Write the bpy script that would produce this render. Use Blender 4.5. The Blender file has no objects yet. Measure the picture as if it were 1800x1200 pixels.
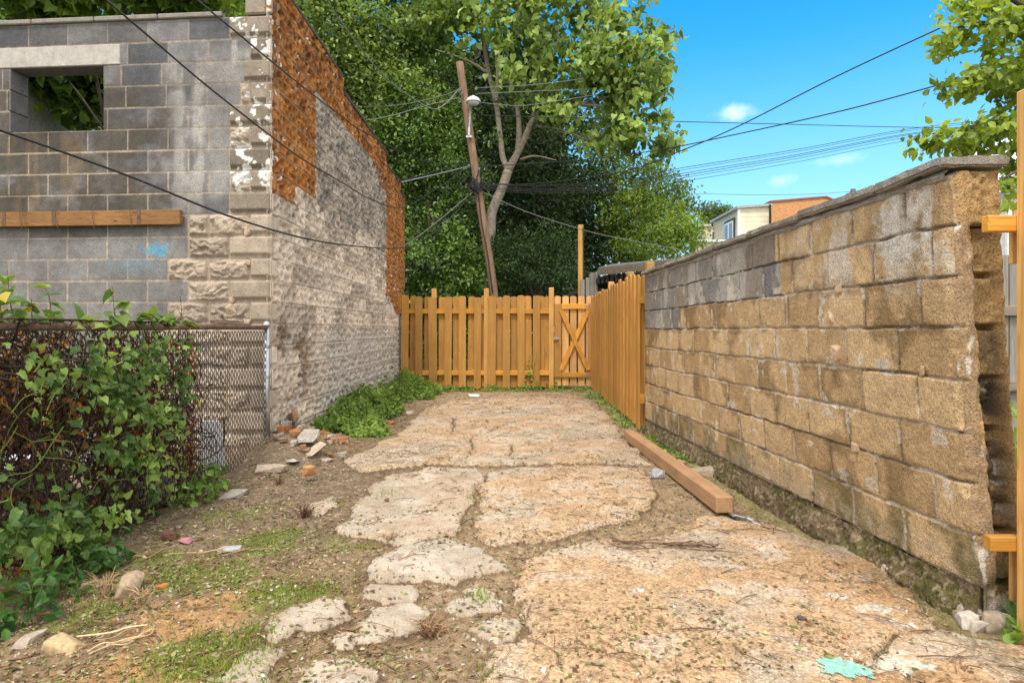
import bpy, bmesh, math, random
import numpy as np
from mathutils import Vector

SC = bpy.context.scene
COL = SC.collection
R = math.radians
CAMH, F, CX, HY = 1.15, 1150.0, 900.0, 580.0

# ---------------------------------------------------------------- camera
cam_d = bpy.data.cameras.new("camera")
cam = bpy.data.objects.new("camera", cam_d); COL.objects.link(cam)
cam.location = (0, 0, CAMH); cam.rotation_euler = (R(90), 0, 0)
cam_d.sensor_width = 36; cam_d.sensor_fit = 'HORIZONTAL'
cam_d.lens = 36 * F / 1800.0
cam_d.shift_y = -20 / 1800.0
cam_d.clip_start = 0.05; cam_d.clip_end = 2000
SC.camera = cam

# ---------------------------------------------------------------- sky, sun, exposure
SUN_EL, SUN_AZ = R(60), R(197)         # azimuth clockwise from +Y : behind the camera, a little to the left
w = bpy.data.worlds.new("World"); SC.world = w; w.use_nodes = True
nt = w.node_tree; N = nt.nodes; L = nt.links; N.clear()
out = N.new('ShaderNodeOutputWorld'); bg = N.new('ShaderNodeBackground'); bg.inputs[1].default_value = 0.142
sky = N.new('ShaderNodeTexSky'); sky.sky_type = 'NISHITA'; sky.sun_disc = False
sky.sun_elevation = SUN_EL; sky.sun_rotation = SUN_AZ; sky.dust_density = 0.6; sky.ozone_density = 2.5; sky.air_density = 1.0
hs = N.new('ShaderNodeHueSaturation'); hs.inputs['Hue'].default_value = 0.487; hs.inputs['Saturation'].default_value = 1.45; hs.inputs['Value'].default_value = 1.38
L.new(sky.outputs[0], hs.inputs['Color'])
tc = N.new('ShaderNodeTexCoord'); sep = N.new('ShaderNodeSeparateXYZ'); L.new(tc.outputs['Generated'], sep.inputs[0])
def wmath(op, a, b=None, c=None, clamp=False):
    m = N.new('ShaderNodeMath'); m.operation = op; m.use_clamp = clamp
    for i, v in enumerate((a, b, c)):
        if v is None: continue
        if isinstance(v, (int, float)): m.inputs[i].default_value = v
        else: L.new(v, m.inputs[i])
    return m.outputs[0]
def wrange(v, a, b):
    m = N.new('ShaderNodeMapRange'); m.interpolation_type = 'SMOOTHSTEP'
    L.new(v, m.inputs[0]); m.inputs[1].default_value = a; m.inputs[2].default_value = b; return m.outputs[0]
# added unseen cloud deck overhead and behind whitens the fill; clear blue stays in front
nz = N.new('ShaderNodeTexNoise'); nz.inputs['Scale'].default_value = 3.0; nz.inputs['Detail'].default_value = 5
L.new(tc.outputs['Generated'], nz.inputs['Vector'])
over = wrange(wmath('ADD', sep.outputs[2], wmath('MULTIPLY', wmath('SUBTRACT', nz.outputs[0], 0.5), 0.25)), 0.50, 0.66)
back = wrange(wmath('ADD', wmath('MULTIPLY', sep.outputs[1], -1.0), wmath('MULTIPLY', wmath('SUBTRACT', nz.outputs[0], 0.5), 0.4)), -0.45, 0.1)
cl = wmath('MAXIMUM', over, back)
# a few small fair-weather puffs low in the blue
pn = N.new('ShaderNodeTexNoise'); pn.inputs['Scale'].default_value = 26; pn.inputs['Detail'].default_value = 6; pn.inputs['Roughness'].default_value = .6
L.new(tc.outputs['Generated'], pn.inputs['Vector'])
def puff(px, py, rx, rz, amt):
    v = Vector(((px - CX) / F, 1, -(py - HY) / F)).normalized()
    dx = wmath('DIVIDE', wmath('SUBTRACT', sep.outputs[0], v.x), rx)
    dz = wmath('DIVIDE', wmath('SUBTRACT', sep.outputs[2], v.z), rz)
    d = wmath('SQRT', wmath('ADD', wmath('MULTIPLY', dx, dx), wmath('MULTIPLY', dz, dz)))
    d = wmath('ADD', d, wmath('MULTIPLY', wmath('SUBTRACT', pn.outputs[0], 0.5), 2.6))
    inv = wmath('SUBTRACT', 1.0, wrange(d, -0.25, 1.15))
    front = wrange(sep.outputs[1], 0.2, 0.3)
    return wmath('MULTIPLY', wmath('MULTIPLY', inv, front), amt)
p = puff(1288, 198, .030, .015, .42)
for a in ((1480, 280, .030, .010, .22), (1376, 318, .022, .011, .25), (1660, 330, .05, .012, .2)):
    p = wmath('MAXIMUM', p, puff(*a))
mixc = N.new('ShaderNodeMix'); mixc.data_type = 'RGBA'
hz = N.new('ShaderNodeMix'); hz.data_type = 'RGBA'; L.new(wmath('MULTIPLY', wmath('SUBTRACT', 1.0, wrange(sep.outputs[2], .04, .42)), .62), hz.inputs[0]); L.new(hs.outputs[0], hz.inputs[6]); hz.inputs[7].default_value = (2.7, 4.2, 5.2, 1)
L.new(wmath('MAXIMUM', cl, p), mixc.inputs[0]); L.new(hz.outputs[2], mixc.inputs[6]); mixc.inputs[7].default_value = (8.6, 8.3, 7.9, 1)
L.new(mixc.outputs[2], bg.inputs[0]); L.new(bg.outputs[0], out.inputs[0])

sd_ = bpy.data.lights.new("sun", 'SUN'); sun = bpy.data.objects.new("sun", sd_); COL.objects.link(sun)
sd_.energy = 1.75; sd_.angle = R(11); sd_.color = (1.0, 0.93, 0.82)
tos = Vector((math.sin(SUN_AZ) * math.cos(SUN_EL), math.cos(SUN_AZ) * math.cos(SUN_EL), math.sin(SUN_EL)))
sun.rotation_euler = tos.to_track_quat('Z', 'Y').to_euler(); sun.location = tos * 30

SC.view_settings.view_transform = 'Standard'; SC.view_settings.look = 'None'
SC.view_settings.exposure = 0.62; SC.view_settings.gamma = 1.0; SC.view_settings.use_curve_mapping = False
SC.cycles.use_denoising = True
SC.cycles.max_bounces = 8; SC.cycles.transparent_max_bounces = 6

# ---------------------------------------------------------------- helpers
rng = np.random.default_rng(7)
random.seed(11)
def P(px, py, d): return np.array([(px - CX) / F * d, d, CAMH - (py - HY) / F * d])
def G(px, py, z=0.0):
    d = F * (CAMH - z) / (py - HY); return np.array([(px - CX) / F * d, d])

def _h(ix, iy, iz, seed):
    n = (ix.astype(np.int64) * 374761393 + iy.astype(np.int64) * 668265263 + iz.astype(np.int64) * 2147483647 + seed * 974634777) & 0xffffffff
    n = ((n ^ (n >> 13)) * 1274126177) & 0xffffffff
    n = ((n ^ (n >> 16)) * 2246822519) & 0xffffffff
    return ((n ^ (n >> 15)) & 0xffffff) / float(0xffffff)
def vn(x, y, z=None, seed=0):
    x = np.asarray(x, float); y = np.asarray(y, float); z = np.zeros_like(x) if z is None else np.asarray(z, float)
    ix, iy, iz = np.floor(x), np.floor(y), np.floor(z)
    fx, fy, fz = x - ix, y - iy, z - iz
    fx, fy, fz = [f * f * (3 - 2 * f) for f in (fx, fy, fz)]
    r = 0
    for a in (0, 1):
        for b in (0, 1):
            for c in (0, 1):
                r = r + _h(ix + a, iy + b, iz + c, seed) * (fx if a else 1 - fx) * (fy if b else 1 - fy) * (fz if c else 1 - fz)
    return r
def fbm(x, y, z=None, seed=0, o=4):
    s, a, t = 0, 1.0, 0
    for k in range(o):
        zz = None if z is None else z * 2 ** k
        s = s + a * vn(x * 2 ** k, y * 2 ** k, zz, seed + k * 17); t += a; a *= .5
    return s / t
def worley(x, y, seed=0, jit=.9):
    ix, iy = np.floor(x), np.floor(y); f1 = np.full(x.shape, 9.0); cid = np.zeros(x.shape)
    for a in (-1, 0, 1):
        for b in (-1, 0, 1):
            cx, cy = ix + a, iy + b
            px = cx + .5 + jit * (_h(cx, cy, cx * 0, seed) - .5); py = cy + .5 + jit * (_h(cx, cy, cx * 0 + 1, seed) - .5)
            d = np.hypot(x - px, y - py); m = d < f1
            f1 = np.where(m, d, f1); cid = np.where(m, _h(cx, cy, cx * 0 + 2, seed), cid)
    return f1, cid
def ss(x, a, b):
    t = np.clip((x - a) / (b - a), 0, 1); return t * t * (3 - 2 * t)
def lerp(a, b, t): return np.asarray(a) + (np.asarray(b) - np.asarray(a)) * t
def mixc3(c, col, t): return c + (np.array(col) - c) * np.asarray(t)[..., None]
def srgb(r, g, b):
    f = lambda v: (v / 12.92 if v <= .04045 else ((v + .055) / 1.055) ** 2.4)
    return (f(r / 255), f(g / 255), f(b / 255))

WL = {}
def link(o, parent=None, wloc=(0, 0, 0)):
    COL.objects.link(o); wloc = np.array(wloc, float)
    if parent is not None:
        o.parent = parent; o.location = wloc - WL[parent.name]
    else: o.location = wloc
    WL[o.name] = wloc; return o
def tag(o, label, cat, group=None):
    o['label'] = label; o['category'] = cat
    if group: o['group'] = group
    return o
def struct(o): o['kind'] = 'structure'; return o
def thing(name, label, cat, loc=(0, 0, 0), group=None):
    o = bpy.data.objects.new(name, None); o.empty_display_size = .1; link(o, None, loc); return tag(o, label, cat, group)

def mesh_np(name, V, tris=None, quads=None, mat=None, parent=None, col=None, smooth=False, attrs=None, origin=None):
    """V world coordinates; origin = world point used as the object's origin"""
    V = np.asarray(V, np.float64)
    me = bpy.data.meshes.new(name)
    ls = []; lt = []
    nt_ = 0 if tris is None else len(tris); nq = 0 if quads is None else len(quads)
    idx = []
    if nt_: idx.append(np.asarray(tris, np.int32).ravel()); lt.append(np.full(nt_, 3, np.int32))
    if nq: idx.append(np.asarray(quads, np.int32).ravel()); lt.append(np.full(nq, 4, np.int32))
    idx = np.concatenate(idx); lt = np.concatenate(lt); ls = np.concatenate([[0], np.cumsum(lt)[:-1]]).astype(np.int32)
    o_ = np.zeros(3) if origin is None else np.asarray(origin, float)
    if parent is not None and origin is None: o_ = WL[parent.name]
    me.vertices.add(len(V)); me.vertices.foreach_set('co', (V - o_).astype(np.float32).ravel())
    me.loops.add(len(idx)); me.loops.foreach_set('vertex_index', idx)
    me.polygons.add(len(lt)); me.polygons.foreach_set('loop_start', ls); me.polygons.foreach_set('loop_total', lt)
    me.polygons.foreach_set('use_smooth', np.full(len(lt), smooth))
    me.update(calc_edges=True)
    if col is not None:
        c = np.asarray(col, np.float32); c = np.concatenate([c[:, :3], np.ones((len(c), 1), np.float32)], 1)
        a = me.attributes.new('Col', 'FLOAT_COLOR', 'POINT'); a.data.foreach_set('color', c.ravel())
    for k, v in (attrs or {}).items():
        v = np.asarray(v, np.float32)
        if v.ndim == 1: a = me.attributes.new(k, 'FLOAT', 'POINT'); a.data.foreach_set('value', v)
        else:
            v = np.concatenate([v[:, :3], np.ones((len(v), 1), np.float32)], 1)
            a = me.attributes.new(k, 'FLOAT_COLOR', 'POINT'); a.data.foreach_set('color', v.ravel())
    if mat: me.materials.append(mat)
    o = bpy.data.objects.new(name, me)
    return link(o, parent, o_)

class MB:
    """collects loose geometry, builds ONE mesh object"""
    def __init__(s): s.v = []; s.q = []; s.t = []; s.c = []; s.n = 0
    def add(s, V, tris=None, quads=None, col=None):
        V = np.asarray(V, float).reshape(-1, 3)
        if tris is not None and len(tris): s.t.append(np.asarray(tris, int).reshape(-1, 3) + s.n)
        if quads is not None and len(quads): s.q.append(np.asarray(quads, int).reshape(-1, 4) + s.n)
        c = np.full((len(V), 3), .5) if col is None else np.broadcast_to(np.asarray(col, float), (len(V), 3))
        s.v.append(V); s.c.append(c); s.n += len(V); return s
    def box(s, a, b, frame=None, ch=0.0, col=None):
        a = np.array(a, float); b = np.array(b, float)
        if ch <= 0:
            V = np.array([[x, y, z] for x in (a[0], b[0]) for y in (a[1], b[1]) for z in (a[2], b[2])])
            Q = [(0, 1, 3, 2), (4, 6, 7, 5), (0, 4, 5, 1), (2, 3, 7, 6), (0, 2, 6, 4), (1, 5, 7, 3)]
            T = None
        else:
            bm = bmesh.new(); bmesh.ops.create_cube(bm, size=1)
            for v in bm.verts: v.co = Vector([(a[i] + b[i]) / 2 + v.co[i] * (b[i] - a[i]) for i in range(3)])
            bmesh.ops.bevel(bm, geom=list(bm.edges), offset=ch, segments=1, affect='EDGES')
            V, T, Q = bm_np(bm); bm.free()
        if frame: V = frame(V)
        return s.add(V, T, Q, col)
    def tube(s, pts, rad, sides=8, col=None, caps=True):
        V, Q, T = tube_np(pts, rad, sides, caps); return s.add(V, T, Q, col)
    def build(s, name, mat, parent=None, smooth=False, origin=None, usecol=True):
        V = np.concatenate(s.v); c = np.concatenate(s.c)
        return mesh_np(name, V, np.concatenate(s.t) if s.t else None, np.concatenate(s.q) if s.q else None, mat, parent, c if usecol else None, smooth, None, origin)
def bm_np(bm):
    bmesh.ops.triangulate(bm, faces=[f for f in bm.faces if len(f.verts) > 4])
    bm.verts.index_update()
    V = np.array([v.co[:] for v in bm.verts])
    T = [[v.index for v in f.verts] for f in bm.faces if len(f.verts) == 3]
    Q = [[v.index for v in f.verts] for f in bm.faces if len(f.verts) == 4]
    return V, T, Q
def tube_np(pts, rad, sides=8, caps=True):
    pts = np.asarray(pts, float); n = len(pts); rad = np.broadcast_to(np.asarray(rad, float), (n,))
    tan = np.gradient(pts, axis=0); tan /= np.linalg.norm(tan, axis=1)[:, None] + 1e-9
    up = np.array([0, 0, 1.0]) if abs(tan[0][2]) < .9 else np.array([0, 1.0, 0])
    V = []
    a = np.cross(tan[0], up); a /= np.linalg.norm(a)
    ang = np.arange(sides) * 2 * np.pi / sides
    for i in range(n):
        a = a - tan[i] * np.dot(a, tan[i]); a /= np.linalg.norm(a) + 1e-9; b = np.cross(tan[i], a)
        V.append(pts[i] + rad[i] * (np.cos(ang)[:, None] * a + np.sin(ang)[:, None] * b))
    V = np.concatenate(V)
    Q = [(i * sides + j, i * sides + (j + 1) % sides, (i + 1) * sides + (j + 1) % sides, (i + 1) * sides + j) for i in range(n - 1) for j in range(sides)]
    T = []
    if caps and sides >= 3:
        for k in range(1, sides - 1):
            T.append((0, k + 1, k)); o = (n - 1) * sides; T.append((o, o + k, o + k + 1))
    return V, Q, T
def smooth_path(pts, per=8):
    p = np.asarray(pts, float); q = np.vstack([2 * p[0] - p[1], p, 2 * p[-1] - p[-2]]); outp = []
    for i in range(1, len(q) - 2):
        for t in np.arange(per) / per:
            outp.append(.5 * ((2 * q[i]) + (-q[i - 1] + q[i + 1]) * t + (2 * q[i - 1] - 5 * q[i] + 4 * q[i + 1] - q[i + 2]) * t * t + (-q[i - 1] + 3 * q[i] - 3 * q[i + 1] + q[i + 2]) * t ** 3))
    outp.append(p[-1]); return np.array(outp)
def unit(v): return v / (np.linalg.norm(v, axis=-1, keepdims=True) + 1e-9)
def inst(tv, tt, tq, pos, X, Y, Z, s):
    """instance template verts (x across, y along, z normal) at N frames -> V, tris, quads"""
    tv = np.asarray(tv, float); n = len(pos); s = np.broadcast_to(np.asarray(s, float), (n, 3)) if np.ndim(s) == 2 else np.repeat(np.broadcast_to(np.asarray(s, float), (n,))[:, None], 3, 1)
    V = pos[:, None, :] + tv[None, :, 0:1] * (X * s[:, 0:1])[:, None, :] + tv[None, :, 1:2] * (Y * s[:, 1:2])[:, None, :] + tv[None, :, 2:3] * (Z * s[:, 2:3])[:, None, :]
    k = len(tv); off = (np.arange(n) * k)[:, None, None]
    T = None if not len(tt) else (np.asarray(tt)[None] + off).reshape(-1, 3)
    Q = None if not len(tq) else (np.asarray(tq)[None] + off).reshape(-1, 4)
    return V.reshape(-1, 3), T, Q
def frames(d, nrm):
    Y = unit(d); Z = unit(nrm - Y * np.sum(nrm * Y, 1, keepdims=True)); X = np.cross(Y, Z); return X, Y, Z
LEAF4 = ([(0, 0, 0), (.32, .42, .10), (0, 1, -.06), (-.32, .42, .10)], [(0, 1, 2), (0, 2, 3)], [])
LEAFH = ([(0, .06, 0), (.30, -.04, .05), (.43, .30, .09), (.20, .72, .03), (0, 1, -.14), (-.20, .72, .03), (-.43, .30, .09), (-.30, -.04, .05), (0, .34, -.02), (0, .7, -.05)],
         [(0, 1, 8), (0, 8, 7), (9, 3, 4), (9, 4, 5)], [(8, 1, 2, 2), ] and [(8, 2, 3, 9), (8, 9, 5, 6)])
LEAFH = (LEAFH[0], LEAFH[1] + [(1, 2, 8), (8, 6, 7)], LEAFH[2])
LEAFO = ([(0, 0, 0), (.22, .22, .06), (.28, .52, .07), (0, 1, -.10), (-.28, .52, .07), (-.22, .22, .06), (0, .45, -.01)],
         [(0, 1, 6), (0, 6, 5), (6, 2, 3), (6, 3, 4), (1, 2, 6), (6, 4, 5)], [])
def grid_faces(nu, nv, keep=None):
    i = np.arange(nu - 1)[:, None]; j = np.arange(nv - 1)[None]
    q = np.stack([i * nv + j, (i + 1) * nv + j, (i + 1) * nv + j + 1, i * nv + j + 1], -1)
    return q.reshape(-1, 4) if keep is None else q[keep]
def compact(V, Q, *arrs):
    u, inv = np.unique(Q, return_inverse=True); return (V[u], inv.reshape(Q.shape)) + tuple(a[u] for a in arrs)

# ---------------------------------------------------------------- materials
def newmat(name):
    m = bpy.data.materials.new(name); m.use_nodes = True; n = m.node_tree.nodes; n.clear()
    o = n.new('ShaderNodeOutputMaterial'); b = n.new('ShaderNodeBsdfPrincipled'); m.node_tree.links.new(b.outputs[0], o.inputs[0])
    return m, n, m.node_tree.links, b
def nmath(n, l, op, a, b=None, clamp=False):
    m = n.new('ShaderNodeMath'); m.operation = op; m.use_clamp = clamp
    for i, v in enumerate((a, b)):
        if v is None: continue
        if isinstance(v, (int, float)): m.inputs[i].default_value = v
        else: l.new(v, m.inputs[i])
    return m.outputs[0]
def nmap(n, l, v, a, b, c=0., d=1., smooth=False):
    m = n.new('ShaderNodeMapRange'); l.new(v, m.inputs[0])
    if smooth: m.interpolation_type = 'SMOOTHSTEP'
    for k, x in zip((1, 2, 3, 4), (a, b, c, d)): m.inputs[k].default_value = x
    return m.outputs[0]
def nmix(n, l, f, a, b, mode='MIX'):
    m = n.new('ShaderNodeMix'); m.data_type = 'RGBA'; m.blend_type = mode
    for s, v in ((m.inputs[0], f), (m.inputs[6], a), (m.inputs[7], b)):
        if isinstance(v, (int, float)): s.default_value = v
        elif isinstance(v, tuple): s.default_value = (*v[:3], 1)
        else: l.new(v, s)
    return m.outputs[2]
def nnoise(n, l, vec, scale, detail=4, rough=.55):
    t = n.new('ShaderNodeTexNoise'); t.inputs['Scale'].default_value = scale; t.inputs['Detail'].default_value = detail; t.inputs['Roughness'].default_value = rough
    if vec is not None: l.new(vec, t.inputs['Vector'])
    return t.outputs[0]
def nval(n, l, v):   # grey value -> colour
    c = n.new('ShaderNodeCombineColor')
    for i in range(3): l.new(v, c.inputs[i])
    return c.outputs[0]
def nbump(n, l, b, h, strength=.5, dist=.01):
    bp = n.new('ShaderNodeBump'); bp.inputs['Strength'].default_value = strength; bp.inputs['Distance'].default_value = dist
    l.new(h, bp.inputs['Height']); l.new(bp.outputs[0], b.inputs['Normal'])

def mat_masonry(name, grit=140, gamt=.35, bump=.5, dist=.006, rough=.92, base=None):
    m, n, l, b = newmat(name); t = n.new('ShaderNodeTexCoord'); v = t.outputs['Object']
    if base is None:
        a = n.new('ShaderNodeAttribute'); a.attribute_name = 'Col'; c = a.outputs['Color']
    else:
        c = n.new('ShaderNodeRGB'); c.outputs[0].default_value = (*base, 1); c = c.outputs[0]
    n1 = nnoise(n, l, v, grit, 3, .65); n2 = nnoise(n, l, v, 11, 5, .6)
    vo = n.new('ShaderNodeTexVoronoi'); vo.inputs['Scale'].default_value = grit * .8; l.new(v, vo.inputs['Vector'])
    pit = nmap(n, l, vo.outputs['Distance'], .08, .34, .55, 1.0, True)
    k = nmath(n, l, 'MULTIPLY', nmath(n, l, 'MULTIPLY', nmap(n, l, n1, .3, .7, 1 - gamt, 1 + gamt), nmap(n, l, n2, .3, .7, .84, 1.16)), pit)
    c = nmix(n, l, 1.0, c, nval(n, l, k), 'MULTIPLY')
    l.new(c, b.inputs['Base Color']); b.inputs['Roughness'].default_value = rough; b.inputs['Specular IOR Level'].default_value = .25
    h = nmath(n, l, 'ADD', n1, nmath(n, l, 'MULTIPLY', pit, .8)); nbump(n, l, b, h, bump, dist)
    return m
def mat_wood(name, c0, c1, dark, axis=2, rough=.7, scale=1.0, stain=None):
    m, n, l, b = newmat(name); t = n.new('ShaderNodeTexCoord'); oi = n.new('ShaderNodeObjectInfo')
    add = n.new('ShaderNodeVectorMath'); add.operation = 'ADD'; l.new(t.outputs['Object'], add.inputs[0])
    cm = n.new('ShaderNodeCombineXYZ')
    for i in range(3): l.new(nmath(n, l, 'MULTIPLY', oi.outputs['Random'], 37.0 + 11 * i), cm.inputs[i])
    l.new(cm.outputs[0], add.inputs[1])
    mp = n.new('ShaderNodeMapping'); sc = [22 * scale] * 3; sc[axis] = 1.1 * scale; mp.inputs['Scale'].default_value = sc; l.new(add.outputs[0], mp.inputs[0])
    g = nnoise(n, l, mp.outputs[0], 1.0, 5, .6)
    mp2 = n.new('ShaderNodeMapping'); sc = [120 * scale] * 3; sc[axis] = 3 * scale; mp2.inputs['Scale'].default_value = sc; l.new(add.outputs[0], mp2.inputs[0])
    g2 = nnoise(n, l, mp2.outputs[0], 1.0, 3, .6)
    rings = nmath(n, l, 'FRACT', nmath(n, l, 'MULTIPLY', g, 6.0)); rings = nmap(n, l, rings, 0, 1, 0, 1)
    c = nmix(n, l, nmap(n, l, g, .3, .7), c0, c1)
    c = nmix(n, l, nmath(n, l, 'MULTIPLY', nmap(n, l, rings, .55, 1.0, 0, 1, True), .45), c, dark)
    # knots
    mpk = n.new('ShaderNodeMapping'); sc = [9.0] * 3; sc[axis] = 3.2; mpk.inputs['Scale'].default_value = sc; l.new(add.outputs[0], mpk.inputs[0])
    vo = n.new('ShaderNodeTexVoronoi'); vo.inputs['Scale'].default_value = 1.0; l.new(mpk.outputs[0], vo.inputs['Vector'])
    c = nmix(n, l, nmap(n, l, vo.outputs['Distance'], .06, .13, .75, 0, True), c, dark)
    big = nnoise(n, l, add.outputs[0], 2.3, 4, .6)
    k = nmath(n, l, 'MULTIPLY', nmath(n, l, 'MULTIPLY', nmap(n, l, oi.outputs['Random'], 0, 1, .74, 1.22), nmap(n, l, big, .3, .7, .85, 1.15)), nmap(n, l, g2, .3, .7, .88, 1.1))
    c = nmix(n, l, 1.0, c, nval(n, l, k), 'MULTIPLY')
    if stain:
        sx = n.new('ShaderNodeSeparateXYZ'); l.new(t.outputs['Object'], sx.inputs[0])
        f = nmap(n, l, nmath(n, l, 'ADD', sx.outputs[2], nmath(n, l, 'MULTIPLY', big, .25)), stain[1], stain[2], stain[3], 0, True)
        c = nmix(n, l, f, c, stain[0])
    l.new(c, b.inputs['Base Color']); b.inputs['Roughness'].default_value = rough; b.inputs['Specular IOR Level'].default_value = .3
    nbump(n, l, b, nmath(n, l, 'ADD', g2, nmath(n, l, 'MULTIPLY', rings, .3)), .25, .003)
    return m
def mat_leaf(name, rough=.45, trans=.35, spec=.4):
    m, n, l, b = newmat(name); a = n.new('ShaderNodeAttribute'); a.attribute_name = 'Col'
    l.new(a.outputs['Color'], b.inputs['Base Color']); b.inputs['Roughness'].default_value = rough; b.inputs['Specular IOR Level'].default_value = spec
    tr = n.new('ShaderNodeBsdfTranslucent'); hsv = n.new('ShaderNodeHueSaturation'); hsv.inputs['Hue'].default_value = .48; hsv.inputs['Value'].default_value = 1.5; hsv.inputs['Saturation'].default_value = 1.1
    l.new(a.outputs['Color'], hsv.inputs['Color']); l.new(hsv.outputs[0], tr.inputs[0])
    mx = n.new('ShaderNodeMixShader'); mx.inputs[0].default_value = trans; l.new(b.outputs[0], mx.inputs[1]); l.new(tr.outputs[0], mx.inputs[2])
    o = [x for x in n if x.type == 'OUTPUT_MATERIAL'][0]; l.new(mx.outputs[0], o.inputs[0]); return m
def mat_plain(name, c, rough=.6, metal=0, nscale=20, namt=.15, bump=0, spec=.4):
    m, n, l, b = newmat(name); t = n.new('ShaderNodeTexCoord'); nz_ = nnoise(n, l, t.outputs['Object'], nscale, 5, .6)
    cc = nmix(n, l, 1.0, c, nval(n, l, nmap(n, l, nz_, .3, .7, 1 - namt, 1 + namt)), 'MULTIPLY')
    l.new(cc, b.inputs['Base Color']); b.inputs['Roughness'].default_value = rough; b.inputs['Metallic'].default_value = metal; b.inputs['Specular IOR Level'].default_value = spec
    if bump: nbump(n, l, b, nz_, bump, .01)
    return m
def mat_col(name, rough=.9, nscale=60, namt=.2, bump=.3, spec=.2):
    m, n, l, b = newmat(name); t = n.new('ShaderNodeTexCoord'); nz_ = nnoise(n, l, t.outputs['Object'], nscale, 4, .6)
    a = n.new('ShaderNodeAttribute'); a.attribute_name = 'Col'
    cc = nmix(n, l, 1.0, a.outputs['Color'], nval(n, l, nmap(n, l, nz_, .3, .7, 1 - namt, 1 + namt)), 'MULTIPLY')
    l.new(cc, b.inputs['Base Color']); b.inputs['Roughness'].default_value = rough; b.inputs['Specular IOR Level'].default_value = spec
    nbump(n, l, b, nz_, bump, .006); return m

M_block = mat_masonry('painted_and_bare_block', 95, .28, .45, .006)
M_wall = mat_masonry('tan_cinder_block', 115, .36, .9, .008)
M_cope = mat_masonry('coping_concrete', 110, .3, .6, .006, base=(.27, .25, .225))
M_lintel = mat_masonry('lintel_concrete', 90, .15, .3, .004, base=(.44, .42, .39))
M_plaster = mat_masonry('old_plaster', 30, .25, .3, .004, base=(.42, .45, .42))
M_wood = mat_wood('stained_picket_wood', (.57, .255, .034), (.76, .39, .075), (.31, .115, .015), stain=((.30, .18, .07), .28, -.02, .5))
M_woodgate = mat_wood('bare_gate_wood', (.66, .38, .14), (.76, .46, .19), (.52, .22, .06))
M_woodh = mat_wood('stained_rail_wood', (.55, .25, .035), (.70, .36, .07), (.31, .115, .015), axis=0)
M_woody = mat_wood('stained_rail_wood_long', (.55, .25, .035), (.70, .36, .07), (.30, .105, .013), axis=1)
M_post = mat_wood('post_wood', (.52, .29, .085), (.62, .36, .12), (.36, .15, .03), scale=.9)
M_lumber = mat_wood('lumber_wood', (.36, .215, .115), (.42, .255, .14), (.27, .15, .075), axis=1, scale=.9)
M_beam = mat_wood('ledger_wood', (.27, .135, .045), (.38, .20, .07), (.09, .045, .02), axis=0, scale=1.2)
M_oldwood = mat_wood('grey_weathered_wood', (.24, .225, .20), (.33, .31, .28), (.13, .12, .105))
M_oldwoodh = mat_wood('grey_weathered_wood_long', (.20, .17, .14), (.30, .26, .21), (.10, .085, .07), axis=0)
M_pole = mat_wood('pole_wood', (.15, .09, .055), (.24, .155, .10), (.06, .037, .024), scale=.8)
M_bark = mat_plain('pale_bark', (.27, .23, .185), .9, 0, 14, .35, .6)
M_barkd = mat_plain('dark_bark', (.085, .065, .048), .95, 0, 12, .35, .6)
M_leaf = mat_leaf('leaf_green'); M_leafg = mat_leaf('leaf_glossy', .35, .2, .5); M_dry = mat_col('dry_leaf', .9, 40, .3, .2)
M_stone = mat_col('stone', .92, 45, .3, .5); M_galv = mat_plain('rusted_wire', (.045, .036, .03), .8, .2, 30, .4)
M_rust = mat_plain('rusty_pipe', (.16, .10, .07), .8, .3, 25, .4, .3); M_zinc = mat_plain('zinc', (.45, .46, .48), .35, .8, 40, .2)
M_black = mat_plain('black_cable', (.02, .02, .022), .5); M_greyc = mat_plain('grey_cable', (.18, .20, .20), .5)
M_white = mat_plain('white_plastic', (.82, .85, .90), .4); M_lampglass = mat_plain('lamp_glass', (.62, .66, .70), .15, 0, 20, .1)
M_dark = mat_plain('dark_roofing', (.03, .028, .027), .9)

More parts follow.
